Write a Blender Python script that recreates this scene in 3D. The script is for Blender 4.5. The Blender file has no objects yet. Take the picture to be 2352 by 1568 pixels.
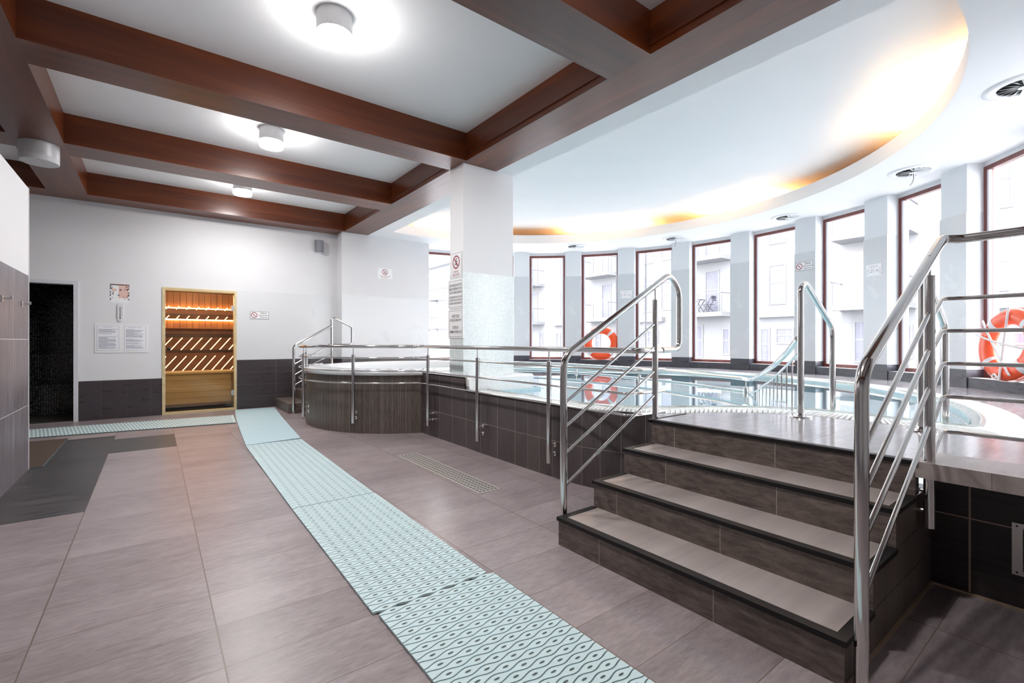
import bpy, bmesh, math, random
from mathutils import Vector, Matrix
from mathutils.geometry import tessellate_polygon
random.seed(7)
R = math.radians
sc = bpy.context.scene
col = sc.collection

# ------------------------------------------------------------------ camera
cam_d = bpy.data.cameras.new('camera')
cam = bpy.data.objects.new('camera', cam_d)
col.objects.link(cam)
cam.location = (0, 0, 1.15)
cam.rotation_euler = (R(90), 0, R(-37.33))
cam_d.sensor_width = 36.0
cam_d.lens = 1078.0 / 2352.0 * 36.0
cam_d.clip_start = 0.05
cam_d.clip_end = 300
sc.camera = cam
# ------------------------------------------------------------------ world, exposure
WORLD_STRENGTH = 6.4
LAMP_STRENGTH = 150.0
COVE_STRENGTH = 125.0
w = bpy.data.worlds.new('overcast_sky')
w.use_nodes = True
w.node_tree.nodes['Background'].inputs[0].default_value = (0.94, 0.955, 1.0, 1)
w.node_tree.nodes['Background'].inputs[1].default_value = WORLD_STRENGTH
sc.world = w
sc.view_settings.view_transform = 'Standard'
sc.view_settings.look = 'None'
sc.view_settings.exposure = 0.93
sc.view_settings.gamma = 1.0
sc.view_settings.use_curve_mapping = False
sc.cycles.max_bounces = 10
sc.cycles.diffuse_bounces = 6
sc.cycles.glossy_bounces = 4
sc.cycles.transmission_bounces = 4
sc.cycles.transparent_max_bounces = 12
sc.cycles.caustics_reflective = False
sc.cycles.caustics_refractive = False
sc.cycles.sample_clamp_indirect = 6.0
sc.cycles.blur_glossy = 0.5

# ------------------------------------------------------------------ materials
def srgb(r, g, b):
    f = lambda c: (c / 12.92 if c <= 0.04045 else ((c + 0.055) / 1.055) ** 2.4)
    return (f(r / 255), f(g / 255), f(b / 255), 1)

class NT:
    def __init__(s, name):
        s.m = bpy.data.materials.new(name)
        s.m.use_nodes = True
        s.t = s.m.node_tree
        s.b = s.t.nodes['Principled BSDF']
        s.out = s.t.nodes['Material Output']
    def n(s, typ, **kw):
        nd = s.t.nodes.new(typ)
        for k, v in kw.items():
            setattr(nd, k, v)
        return nd
    def link(s, a, b):
        s.t.links.new(a, b)
    def val(s, x, sock):
        if hasattr(x, 'is_output'):
            s.link(x, sock)
        else:
            sock.default_value = x
    def math(s, op, a, b=0.0, c=None):
        nd = s.n('ShaderNodeMath', operation=op)
        s.val(a, nd.inputs[0]); s.val(b, nd.inputs[1])
        if c is not None: s.val(c, nd.inputs[2])
        return nd.outputs[0]
    def mix(s, f, a, b):
        nd = s.n('ShaderNodeMix', data_type='RGBA')
        s.val(f, nd.inputs[0]); s.val(a, nd.inputs[6]); s.val(b, nd.inputs[7])
        return nd.outputs[2]
    def noise(s, vec, scale=5, detail=3, rough=0.5, dist=0.0):
        nd = s.n('ShaderNodeTexNoise')
        nd.inputs['Scale'].default_value = scale
        nd.inputs['Detail'].default_value = detail
        nd.inputs['Roughness'].default_value = rough
        nd.inputs['Distortion'].default_value = dist
        s.link(vec, nd.inputs['Vector'])
        return nd.outputs[0]
    def coord(s, which='Object', scale=(1, 1, 1)):
        tc = s.n('ShaderNodeTexCoord')
        mp = s.n('ShaderNodeMapping')
        mp.inputs['Scale'].default_value = scale
        s.link(tc.outputs[which], mp.inputs[0])
        return mp.outputs[0]
    def ramp(s, f, lo, hi):
        nd = s.n('ShaderNodeMapRange')
        s.val(f, nd.inputs[0])
        nd.inputs[1].default_value = lo; nd.inputs[2].default_value = hi
        return nd.outputs[0]
    def bump(s, h, strength=0.3, dist=0.01):
        nd = s.n('ShaderNodeBump')
        nd.inputs['Strength'].default_value = strength
        nd.inputs['Distance'].default_value = dist
        s.link(h, nd.inputs['Height'])
        s.link(nd.outputs[0], s.b.inputs['Normal'])

def plain(name, c, rough=0.5, metal=0.0, spec=0.5, noise=0.0, nscale=20, coat=0.0):
    t = NT(name)
    t.b.inputs['Roughness'].default_value = rough
    t.b.inputs['Metallic'].default_value = metal
    t.b.inputs['Specular IOR Level'].default_value = spec
    t.b.inputs['Coat Weight'].default_value = coat
    if noise:
        f = t.noise(t.coord(), nscale, 4)
        d = tuple(x * (1 - noise) for x in c[:3]) + (1,)
        e = tuple(min(1, x * (1 + noise)) for x in c[:3]) + (1,)
        t.link(t.mix(t.ramp(f, 0.3, 0.7), d, e), t.b.inputs['Base Color'])
    else:
        t.b.inputs['Base Color'].default_value = c
    return t.m

def emit(name, c, strength):
    t = NT(name)
    t.b.inputs['Base Color'].default_value = (0.8, 0.8, 0.8, 1)
    t.b.inputs['Emission Color'].default_value = c
    t.b.inputs['Emission Strength'].default_value = strength
    return t.m

def tile(name, c1, c2, grout, gu, gv, rough=0.5, streak=(3, 30), streak_amt=0.5, cell=0.5, bump=0.15, spec=0.5, gbump=0.4):
    """UV units are tiles: a joint lies on every integer of u and v."""
    t = NT(name)
    uv = t.n('ShaderNodeUVMap')
    sep = t.n('ShaderNodeSeparateXYZ'); t.link(uv.outputs[0], sep.inputs[0])
    u, v = sep.outputs[0], sep.outputs[1]
    fu, fv = t.math('FRACT', u), t.math('FRACT', v)
    du = t.math('MINIMUM', fu, t.math('SUBTRACT', 1.0, fu))
    dv = t.math('MINIMUM', fv, t.math('SUBTRACT', 1.0, fv))
    g = t.math('MAXIMUM', t.math('LESS_THAN', du, gu / 2), t.math('LESS_THAN', dv, gv / 2))
    cmb = t.n('ShaderNodeCombineXYZ')
    t.link(t.math('FLOOR', u), cmb.inputs[0]); t.link(t.math('FLOOR', v), cmb.inputs[1])
    wn = t.n('ShaderNodeTexWhiteNoise', noise_dimensions='3D'); t.link(cmb.outputs[0], wn.inputs[0])
    rnd = wn.outputs[0]
    c3 = t.n('ShaderNodeCombineXYZ')
    t.link(t.math('MULTIPLY', u, float(streak[0])), c3.inputs[0])
    t.link(t.math('MULTIPLY', v, float(streak[1])), c3.inputs[1])
    t.link(t.math('MULTIPLY', rnd, 40.0), c3.inputs[2])
    st = t.noise(c3.outputs[0], 1.0, 8, 0.68, 0.4)
    c4 = t.n('ShaderNodeCombineXYZ')
    t.link(t.math('MULTIPLY', u, 1.4), c4.inputs[0]); t.link(t.math('MULTIPLY', v, 1.4), c4.inputs[1])
    t.link(t.math('MULTIPLY', rnd, 17.0), c4.inputs[2])
    cl = t.noise(c4.outputs[0], 1.0, 4, 0.6)
    f = t.math('ADD', t.math('MULTIPLY', t.ramp(st, 0.35, 0.65), streak_amt), t.math('MULTIPLY', rnd, cell))
    f = t.math('ADD', f, t.math('MULTIPLY', t.ramp(cl, 0.3, 0.7), max(0.0, 1 - streak_amt - cell)))
    t.link(t.mix(g, t.mix(f, c1, c2), grout), t.b.inputs['Base Color'])
    t.link(t.math('ADD', t.math('MULTIPLY', t.ramp(st, 0.2, 0.8), 0.14), rough - 0.07), t.b.inputs['Roughness'])
    t.b.inputs['Specular IOR Level'].default_value = spec
    h = t.math('SUBTRACT', t.math('MULTIPLY', st, 0.6), t.math('MULTIPLY', g, gbump))
    t.bump(h, bump, 0.004)
    return t.m

def wood(name, c1, c2, c3, scale, rough=0.34, coat=0.2, plank=None):
    t = NT(name)
    v = t.coord('Object', scale)
    a = t.noise(v, 1.0, 6, 0.62, 0.6)
    b = t.noise(t.coord('Object', tuple(x * 0.25 for x in scale)), 1.0, 3, 0.5, 0.3)
    cc = t.mix(t.ramp(a, 0.3, 0.7), c1, c2)
    cc = t.mix(t.math('MULTIPLY', t.ramp(b, 0.42, 0.75), 0.75), cc, c3)
    t.link(cc, t.b.inputs['Base Color'])
    t.b.inputs['Roughness'].default_value = rough
    t.b.inputs['Specular IOR Level'].default_value = 0.5
    t.b.inputs['Coat Weight'].default_value = coat
    t.b.inputs['Coat Roughness'].default_value = 0.22
    t.bump(a, 0.06, 0.003)
    return t.m

def glassy(name, tint, blend=1.45, rough=0.0, refl=1.0, base=0.0):
    t = NT(name)
    t.t.nodes.remove(t.b)
    tr = t.n('ShaderNodeBsdfTransparent'); tr.inputs[0].default_value = tint
    gl = t.n('ShaderNodeBsdfGlossy'); gl.inputs['Roughness'].default_value = rough
    gl.inputs[0].default_value = (refl, refl, refl, 1)
    ge = t.n('ShaderNodeNewGeometry'); vm = t.n('ShaderNodeVectorMath', operation='DOT_PRODUCT')
    t.link(ge.outputs['Normal'], vm.inputs[0]); t.link(ge.outputs['Incoming'], vm.inputs[1])
    f0 = ((blend - 1) / (blend + 1)) ** 2
    one = t.math('SUBTRACT', 1.0, t.math('ABSOLUTE', vm.outputs['Value']))
    fres = t.math('ADD', t.math('MULTIPLY', t.math('POWER', one, 5.0), 1 - f0), f0)
    fr = None
    mx = t.n('ShaderNodeMixShader')
    t.link(t.math('ADD', fres, base), mx.inputs[0])
    t.link(tr.outputs[0], mx.inputs[1]); t.link(gl.outputs[0], mx.inputs[2])
    t.link(mx.outputs[0], t.out.inputs[0])
    return t, gl, fr

M = {}
M['paint'] = plain('white_wall_paint', (0.75, 0.75, 0.765, 1), 0.75, spec=0.25, noise=0.012, nscale=3)
M['ceiling'] = plain('white_ceiling_paint', (0.90, 0.895, 0.90, 1), 0.8, spec=0.2, noise=0.01, nscale=2)
M['cove_shade'] = plain('warm_cove_shade', srgb(168, 146, 124), 0.85)  # cove darkened and tinted for warm light, dimming the gaps between tubes
M['pier_paint'] = plain('pale_grey_pier_paint', (0.79, 0.81, 0.83, 1), 0.7, spec=0.3)
M['band'] = tile('pale_grey_glossy_wall_tile', (0.700, 0.71, 0.725, 1), (0.715, 0.725, 0.74, 1), (0.68, 0.69, 0.70, 1), 0.004, 0.006, 0.3, (1, 1), 0.3, 0.5, 0.0)
M['pier_tile'] = tile('grey_pier_tile', (0.62, 0.65, 0.68, 1), (0.63, 0.66, 0.69, 1), (0.60, 0.63, 0.66, 1), 0.004, 0.004, 0.25, (1, 1), 0.3, 0.6, 0.0)
M['floor'] = tile('brown_grey_slate_floor_tile', srgb(114, 101, 103), srgb(174, 162, 163), srgb(112, 96, 88), 0.010, 0.012, 0.33, (8, 16), 0.38, 0.26, 0.14)
M['slate'] = tile('charcoal_slate_floor_tile', srgb(22, 21, 23), srgb(88, 84, 87), srgb(60, 56, 54), 0.007, 0.014, 0.42, (1.6, 12), 0.75, 0.1, 0.3)
M['darktile'] = tile('dark_brown_wall_tile', srgb(62, 54, 55), srgb(94, 84, 83), srgb(150, 142, 136), 0.016, 0.012, 0.34, (14, 2.0), 0.4, 0.3, 0.12)
M['riser'] = tile('dark_slate_riser_tile', srgb(58, 50, 48), srgb(128, 114, 106), srgb(156, 146, 136), 0.006, 0.0, 0.42, (8, 7), 0.6, 0.15, 0.25)
M['tread'] = tile('lit_brown_grey_tread_tile', srgb(142, 131, 127), srgb(186, 175, 170), srgb(105, 92, 82), 0.005, 0.0, 0.36, (3, 6), 0.5, 0.15, 0.12)  # stair stone lightened for lamp light and window glare on the treads
M['backtile'] = tile('dark_plum_wall_tile', srgb(56, 49, 53), srgb(74, 67, 70), srgb(112, 106, 106), 0.008, 0.014, 0.3, (2, 12), 0.4, 0.35, 0.1)
M['lefttile'] = tile('grey_slate_partition_tile', srgb(68, 66, 74), srgb(140, 136, 144), srgb(225, 225, 228), 0.006, 0.008, 0.36, (16, 1.4), 0.7, 0.1, 0.15)
M['deck'] = tile('pool_deck_tile', srgb(146, 142, 146), srgb(176, 172, 176), srgb(118, 112, 112), 0.006, 0.006, 0.16, (2, 16), 0.4, 0.2, 0.10)
M['curb'] = tile('dark_grey_curb_tile', srgb(58, 59, 68), srgb(78, 78, 87), srgb(96, 96, 104), 0.006, 0.01, 0.3, (3, 8), 0.5, 0.3, 0.1)
M['underdeck'] = tile('near_black_slate_tile', srgb(26, 22, 26), srgb(62, 53, 53), srgb(178, 156, 138), 0.012, 0.016, 0.4, (1.2, 12), 0.7, 0.15, 0.25)
M['mosaic'] = tile('pale_blue_green_mosaic', srgb(198, 211, 212), srgb(222, 231, 231), srgb(243, 246, 247), 0.14, 0.14, 0.2, (0.5, 0.5), 0.2, 0.7, 0.05)
M['poolwhite'] = tile('white_pool_mosaic', srgb(226, 229, 228), srgb(238, 240, 240), srgb(244, 245, 245), 0.10, 0.10, 0.25, (0.5, 0.5), 0.3, 0.5, 0.03)
M['sticks'] = tile('brown_stick_mosaic', srgb(26, 22, 21), srgb(116, 104, 96), srgb(158, 146, 136), 0.15, 0.0, 0.4, (0.7, 7.0), 0.45, 0.5, 0.3)
M['steam'] = tile('black_glass_mosaic', srgb(34, 37, 38), srgb(130, 136, 135), srgb(16, 16, 17), 0.25, 0.14, 0.12, (0.4, 0.4), 0.1, 0.88, 0.4)
M['steam_floor'] = tile('grey_mosaic_floor', srgb(70, 66, 62), srgb(110, 104, 98), srgb(60, 56, 54), 0.12, 0.12, 0.35, (0.4, 0.4), 0.2, 0.6, 0.2)
M['wood_x'] = wood('mahogany_beam_along_x', srgb(78, 30, 6), srgb(122, 58, 18), srgb(56, 20, 6), (0.55, 9, 9))
M['wood_y'] = wood('mahogany_beam_along_y', srgb(78, 30, 6), srgb(122, 58, 18), srgb(56, 20, 6), (9, 0.55, 9))
M['window_wood'] = wood('red_brown_window_frame', srgb(104, 52, 48), srgb(132, 72, 66), srgb(90, 42, 40), (20, 20, 2), 0.35, 0.2)
M['chrome'] = plain('polished_stainless_steel', (0.72, 0.71, 0.70, 1), 0.10, 1.0)
M['steel'] = plain('brushed_stainless_steel', (0.62, 0.60, 0.58, 1), 0.32, 1.0)
M['grate'] = plain('satin_steel_grate', srgb(196, 190, 184), 0.4, 0.3)
M['black'] = plain('black_recess', (0.012, 0.012, 0.013, 1), 0.6)
M['nosing'] = plain('black_rubber_nosing', srgb(22, 19, 20), 0.5, spec=0.3, noise=0.2, nscale=60)
M['white_plastic'] = plain('white_plastic', (0.84, 0.84, 0.85, 1), 0.35)
M['sign_white'] = plain('white_sign_board', (0.86, 0.86, 0.87, 1), 0.3)
M['paper'] = plain('white_paper', (0.84, 0.84, 0.88, 1), 0.5)
M['ink'] = plain('black_ink', (0.012, 0.012, 0.014, 1), 0.5)
M['grey_ink'] = plain('grey_ink', srgb(150, 150, 168), 0.5)
M['red_ink'] = plain('red_ink', srgb(150, 26, 48), 0.4)
M['lamp_body'] = plain('silver_lamp_body', (0.66, 0.66, 0.67, 1), 0.38, 0.25)
M['lamp_on'] = emit('lit_lamp_diffuser', (1.0, 0.98, 0.97, 1), LAMP_STRENGTH)
M['lamp_ring'] = emit('lit_lamp_opal_edge', (1.0, 0.98, 0.97, 1), LAMP_STRENGTH * 0.34)
M['lamp_off'] = plain('unlit_lamp_diffuser', (0.72, 0.72, 0.73, 1), 0.4)
M['cove_tube'] = emit('warm_cove_tube', (1.0, 0.66, 0.32, 1), COVE_STRENGTH)
M['led'] = emit('amber_led', (1.0, 0.58, 0.27, 1), 6.5)
M['sauna_fill'] = emit('sauna_fill_glow', (1.0, 0.93, 0.82, 1), 75.0)  # glow of the added sauna fill tube
M['speaker'] = plain('grey_speaker_grille', srgb(136, 138, 146), 0.6)
M['orange'] = plain('orange_ring_vinyl', srgb(238, 84, 34), 0.35, coat=0.2)
M['rope'] = plain('white_rope', (0.8, 0.8, 0.8, 1), 0.8)
M['reflect_tape'] = plain('silver_reflective_tape', srgb(215, 216, 220), 0.35)
M['shell'] = plain('white_acrylic_shell', (0.83, 0.84, 0.85, 1), 0.18, coat=0.3)
M['gutter'] = plain('white_pool_coping', (0.80, 0.81, 0.80, 1), 0.45, noise=0.05, nscale=12)
M['lip'] = plain('grey_green_wet_coping', srgb(168, 176, 170), 0.22, noise=0.12, nscale=25)
M['basin'] = tile('pale_turquoise_pool_tile', srgb(176, 206, 214), srgb(196, 220, 226), srgb(215, 230, 233), 0.04, 0.04, 0.3, (0.5, 0.5), 0.3, 0.4, 0.02)
M['mat'] = plain('pale_aqua_mat_plastic', srgb(203, 224, 227), 0.5, noise=0.03, nscale=30)
M['mat_dark'] = plain('grey_green_mat_gap', srgb(78, 92, 92), 0.7)
M['mat_flat'] = tile('pale_aqua_flat_mat', srgb(178, 205, 214), srgb(190, 215, 222), srgb(166, 193, 203), 0.0, 0.10, 0.55, (1, 1), 0.4, 0.3, 0.1)
M['pine'] = wood('pale_pine', srgb(206, 186, 142), srgb(226, 208, 168), srgb(188, 164, 116), (2, 30, 30), 0.5, 0.0)
M['pine_v'] = wood('warm_pine_upright', srgb(176, 116, 66), srgb(206, 146, 92), srgb(150, 94, 52), (30, 30, 2), 0.5, 0.0)
M['sauna_dark'] = wood('dark_sauna_wood', srgb(74, 46, 30), srgb(96, 62, 40), srgb(56, 34, 24), (20, 20, 3), 0.5, 0.0)
M['facade'] = plain('dimmed_white_facade_render', (0.195, 0.195, 0.201, 1), 0.8, spec=0.2)  # white render darkened so the strong daylight does not clip it
M['facade_shade'] = plain('pale_grey_facade_trim', (0.66, 0.66, 0.70, 1), 0.8, spec=0.2)
M['facade_roof'] = plain('grey_facade_roof', (0.3, 0.3, 0.32, 1), 0.8, spec=0.2)
M['curtain'] = wood('dimmed_lilac_curtain', (0.08,0.08,0.11,1), (0.145,0.145,0.17,1), (0.115,0.115,0.14,1), (3, 14, 0.4), 0.6, 0.0)  # curtain colour dimmed along with the facade for the strong daylight
M['rail_grey'] = plain('dimmed_pale_grey_rail', (0.11, 0.11, 0.13, 1), 0.5)  # pale rail darkened like the facade against the strong daylight
M['garden_metal'] = plain('grey_garden_furniture', (0.035, 0.035, 0.05, 1), 0.5)
M['ground'] = plain('pale_outdoor_paving', (0.34, 0.34, 0.35, 1), 0.9)
M['exterior'] = plain('outer_wall_render', (0.78, 0.78, 0.8, 1), 0.9)
M['skin_sign'] = plain('poster_pink', srgb(226, 190, 178), 0.6)
M['poster_brown'] = plain('poster_brown', srgb(110, 70, 60), 0.6)
M['bolt'] = plain('polished_bolt', (0.78, 0.76, 0.74, 1), 0.18, 1.0)
t, _, _ = glassy('clear_window_glass', (0.985, 0.99, 0.99, 1), 1.35, refl=0.9); M['glass'] = t.m
t, _, _ = glassy('bronze_door_glass', (0.88, 0.80, 0.68, 1), 1.45, refl=0.9); M['bronze_glass'] = t.m
t, gl, fr = glassy('pool_water', (0.86, 0.95, 0.97, 1), 1.33, 0.0, 0.95, 0.06)
bn = t.n('ShaderNodeBump'); bn.inputs['Strength'].default_value = 0.05; bn.inputs['Distance'].default_value = 0.01
t.link(t.noise(t.coord('Object', (1.2, 1.2, 1)), 1.5, 2), bn.inputs['Height'])
t.link(bn.outputs[0], gl.inputs['Normal'])
M['water'] = t.m

# ------------------------------------------------------------------ mesh helpers
def axis_uv(side=(1, 1, 0, 0), top=None):
    top = top or side
    def f(p, n):
        if abs(n.z) > 0.7:
            return ((p.x - top[2]) / top[0], (p.y - top[3]) / top[1])
        if abs(n.x) >= abs(n.y):
            return ((p.y - side[2]) / side[0], (p.z - side[3]) / side[1])
        return ((p.x - side[2]) / side[0], (p.z - side[3]) / side[1])
    return f

class MB:
    def __init__(s):
        s.v = []; s.f = []; s.uv = []; s.mi = []; s.sm = []
    def face(s, pts, uv=None, mi=0, smooth=False):
        pts = [Vector(p) for p in pts]
        i0 = len(s.v)
        s.v += pts
        s.f.append(list(range(i0, i0 + len(pts))))
        if callable(uv):
            n = (pts[1] - pts[0]).cross(pts[2] - pts[0])
            if n.length > 1e-12: n.normalize()
            uv = [uv(p, n) for p in pts]
        s.uv.append(uv or [(0, 0)] * len(pts)); s.mi.append(mi); s.sm.append(smooth)
    def grid(s, rows, mi=0, smooth=True, closed_u=False, uvs=None):
        """rows of equal length; shared vertices."""
        i0 = len(s.v); n = len(rows[0])
        for r in rows: s.v += [Vector(p) for p in r]
        for a in range(len(rows) - 1):
            for b in range(n if closed_u else n - 1):
                c = (b + 1) % n
                s.f.append([i0 + a * n + b, i0 + a * n + c, i0 + (a + 1) * n + c, i0 + (a + 1) * n + b])
                if uvs:
                    s.uv.append([uvs[a][b], uvs[a][b + 1], uvs[a + 1][b + 1], uvs[a + 1][b]])
                else:
                    s.uv.append([(0, 0)] * 4)
                s.mi.append(mi); s.sm.append(smooth)
    def box(s, x0, y0, z0, x1, y1, z1, uv=None, mi=0, mis=None):
        """mis: material index for (top, bottom, x-, x+, y-, y+)."""
        m = mis or [mi] * 6
        P = lambda *a: Vector(a)
        s.face([P(x0, y0, z1), P(x1, y0, z1), P(x1, y1, z1), P(x0, y1, z1)], uv, m[0])
        s.face([P(x0, y1, z0), P(x1, y1, z0), P(x1, y0, z0), P(x0, y0, z0)], uv, m[1])
        s.face([P(x0, y1, z0), P(x0, y0, z0), P(x0, y0, z1), P(x0, y1, z1)], uv, m[2])
        s.face([P(x1, y0, z0), P(x1, y1, z0), P(x1, y1, z1), P(x1, y0, z1)], uv, m[3])
        s.face([P(x0, y0, z0), P(x1, y0, z0), P(x1, y0, z1), P(x0, y0, z1)], uv, m[4])
        s.face([P(x1, y1, z0), P(x0, y1, z0), P(x0, y1, z1), P(x1, y1, z1)], uv, m[5])
    def obox(s, c, ax, ay, az, hx, hy, hz, mi=0):
        c = Vector(c); ax, ay, az = Vector(ax), Vector(ay), Vector(az)
        q = lambda i, j, k: c + ax * hx * i + ay * hy * j + az * hz * k
        for f in [((-1, -1, 1), (1, -1, 1), (1, 1, 1), (-1, 1, 1)), ((-1, 1, -1), (1, 1, -1), (1, -1, -1), (-1, -1, -1)),
                  ((-1, 1, -1), (-1, -1, -1), (-1, -1, 1), (-1, 1, 1)), ((1, -1, -1), (1, 1, -1), (1, 1, 1), (1, -1, 1)),
                  ((-1, -1, -1), (1, -1, -1), (1, -1, 1), (-1, -1, 1)), ((1, 1, -1), (-1, 1, -1), (-1, 1, 1), (1, 1, 1))]:
            s.face([q(*p) for p in f], None, mi)
    def poly(s, outer, z, holes=(), up=True, uv=None, mi=0):
        loops = [[Vector((p[0], p[1], 0)) for p in outer]] + [[Vector((p[0], p[1], 0)) for p in h] for h in holes]
        flat = [p for l in loops for p in l]
        for tri in tessellate_polygon(loops):
            a, b, c = [flat[i] for i in tri]
            n = (b - a).cross(c - a).z
            if abs(n) < 1e-10: continue
            if (n > 0) != up: b, c = c, b
            s.face([Vector((p.x, p.y, z)) for p in (a, b, c)], uv, mi)
    def wall(s, path, z0, z1, tw=1.0, th=1.0, u0=0.0, v0=0.0, mi=0, smooth=False, us=None):
        """vertical ribbon along a plan path, tiled by running length."""
        L = 0.0; U = [0.0]
        for a, b in zip(path, path[1:]):
            L += math.hypot(b[0] - a[0], b[1] - a[1]); U.append(L)
        U = us or [u0 + l / tw for l in U]
        rows = [[(p[0], p[1], z0) for p in path], [(p[0], p[1], z1) for p in path]]
        uvs = [[(u, v0 + z0 / th) for u in U], [(u, v0 + z1 / th) for u in U]]
        s.grid(rows, mi, smooth, False, uvs)
    def tube(s, path, r, seg=12, mi=0, caps=True):
        P = [Vector(p) for p in path]
        T = []
        for i in range(len(P)):
            d = P[min(i + 1, len(P) - 1)] - P[max(i - 1, 0)]
            T.append(d.normalized())
        ref = Vector((0, 0, 1)) if abs(T[0].z) < 0.9 else Vector((1, 0, 0))
        N = T[0].cross(ref).normalized()
        rows = []
        for i, p in enumerate(P):
            if i:
                N = (N - T[i] * N.dot(T[i]))
                N = N.normalized() if N.length > 1e-6 else T[i].orthogonal().normalized()
            B = T[i].cross(N)
            rows.append([p + (N * math.cos(a) + B * math.sin(a)) * r for a in [2 * math.pi * k / seg for k in range(seg)]])
        s.grid(rows, mi, True, True)
        if caps:
            s.face(list(reversed(rows[0])), None, mi); s.face(rows[-1], None, mi)
    def lathe(s, c, prof, a0=0.0, a1=2 * math.pi, seg=48, mi=0, smooth_prof=False, uvf=None):
        full = abs(a1 - a0 - 2 * math.pi) < 1e-6
        n = seg if full else seg + 1
        ang = [a0 + (a1 - a0) * k / seg for k in range(n)]
        ring = lambda q: [(c[0] + q[0] * math.cos(a), c[1] + q[0] * math.sin(a), q[1] + (c[2] if len(c) > 2 else 0)) for a in ang]
        if smooth_prof:
            s.grid([ring(q) for q in prof], mi, True, full)
        else:
            for q0, q1 in zip(prof, prof[1:]):
                uvs = None
                if uvf:
                    aa = ang + ([a1] if full else [])
                    uvs = [[uvf(a, q0) for a in aa], [uvf(a, q1) for a in aa]]
                s.grid([ring(q0), ring(q1)], mi, True, full, uvs)
    def disc(s, c, r, n=(0, 0, 1), seg=24, mi=0):
        n = Vector(n).normalized(); a = n.orthogonal().normalized(); b = n.cross(a); c = Vector(c)
        s.face([c + (a * math.cos(t) + b * math.sin(t)) * r for t in [2 * math.pi * k / seg for k in range(seg)]], None, mi)

def fillet(pts, r=0.05, n=6):
    P = [Vector(p) for p in pts]
    out = [P[0]]
    for i in range(1, len(P) - 1):
        a, v, b = P[i - 1], P[i], P[i + 1]
        la, lb = (a - v).length, (b - v).length
        t = min(r, la * 0.45, lb * 0.45)
        p0, p1 = v + (a - v) / la * t, v + (b - v) / lb * t
        for k in range(n + 1):
            q = k / n
            out.append(p0 * (1 - q) ** 2 + v * 2 * q * (1 - q) + p1 * q * q)
    out.append(P[-1])
    return out

def catmull(pts, n=6):
    P = [Vector(p) for p in pts]
    P = [P[0] * 2 - P[1]] + P + [P[-1] * 2 - P[-2]]
    out = []
    for i in range(1, len(P) - 2):
        a, b, c, d = P[i - 1:i + 3]
        for k in range(n):
            t = k / n
            out.append(0.5 * (2 * b + (c - a) * t + (2 * a - 5 * b + 4 * c - d) * t * t + (3 * b - a - 3 * c + d) * t ** 3))
    out.append(P[-2])
    return out

ORG = {}
def build(name, mb, mats, parent=None, recalc=False):
    org = ORG.get(parent.name, Vector((0, 0, 0))) if parent else Vector((0, 0, 0))
    me = bpy.data.meshes.new(name)
    me.from_pydata([tuple(p - org) for p in mb.v], [], mb.f)
    ul = me.uv_layers.new(name='UVMap')
    flat = [c for f in mb.uv for uv in f for c in uv]
    ul.data.foreach_set('uv', flat)
    me.polygons.foreach_set('use_smooth', mb.sm)
    me.polygons.foreach_set('material_index', mb.mi)
    for m in (mats if isinstance(mats, (list, tuple)) else [mats]):
        me.materials.append(m)
    if recalc:
        bm = bmesh.new(); bm.from_mesh(me)
        bmesh.ops.recalc_face_normals(bm, faces=bm.faces)
        bm.to_mesh(me); bm.free()
    me.update()
    o = bpy.data.objects.new(name, me)
    col.objects.link(o)
    if parent:
        o.parent = parent
        ORG[o.name] = org
    else:
        ORG[o.name] = Vector((0, 0, 0))
    return o

def thing(name, loc, label, cat, group=None, kind=None):
    o = bpy.data.objects.new(name, None)
    o.empty_display_size = 0.1
    col.objects.link(o)
    o.location = loc
    ORG[o.name] = Vector(loc)
    tag(o, label, cat, group, kind)
    return o
def tag(o, label=None, cat=None, group=None, kind=None):
    if label: o['label'] = label
    if cat: o['category'] = cat
    if group: o['group'] = group
    if kind: o['kind'] = kind
    return o
def struct(name, mb, mats, parent=None):
    o = build(name, mb, mats, parent)
    if not parent: o['kind'] = 'structure'
    return o
def dup(root, loc, label):
    """a copy of a thing, its parts and their sub-parts at another place"""
    r = root.copy(); col.objects.link(r); r.location = loc; r['label'] = label
    for ch in list(root.children):
        c = ch.copy(); col.objects.link(c); c.parent = r
        for g in list(ch.children):
            d = g.copy(); col.objects.link(d); d.parent = c
    return r

# ------------------------------------------------------------------ key dimensions
C = (3.887, 4.446)                 # centre of the round pool hall
RW = 4.828                         # inner face of its piers
def cp(a, r, z=None):
    p = (C[0] + r * math.cos(R(a)), C[1] + r * math.sin(R(a)))
    return p if z is None else (p[0], p[1], z)
def arc(a0, a1, r, n=24, c=C):
    return [(c[0] + r * math.cos(R(a0 + (a1 - a0) * k / n)), c[1] + r * math.sin(R(a0 + (a1 - a0) * k / n))) for k in range(n + 1)]
ZD, ZW, ZB, ZC = 0.62, 0.575, 3.18, 3.49
YB = 9.14
PIERS = [82.3, 68.5, 54.7, 40.9, 27.0, 13.3, -0.6, -14.6, -28.2, -41.6, -55.3, -69.1]
HALF = 2.1

# ------------------------------------------------------------------ floor
mb = MB()
fuv = axis_uv((0.573, 0.2935, 0.2, 1.05))
def fl(x0, y0, x1, y1, mi):
    mb.face([(x0, y0, 0), (x1, y0, 0), (x1, y1, 0), (x0, y1, 0)], fuv, mi)
XG = [-3.2, -0.946, -0.373, 0.2, 2.97]
YG = [-3.0, 4.278, 6.333, 7.213, 7.507, 9.32]
for i in range(4):
    for j in range(5):
        dark = (i == 1 and j in (1, 2, 3)) or (i == 2 and j == 2) or (i == 0 and j in (1, 2, 3))
        fl(XG[i], YG[j], XG[i + 1], YG[j + 1], 1 if dark else 0)
struct('floor', mb, [M['floor'], M['slate']])

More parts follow.
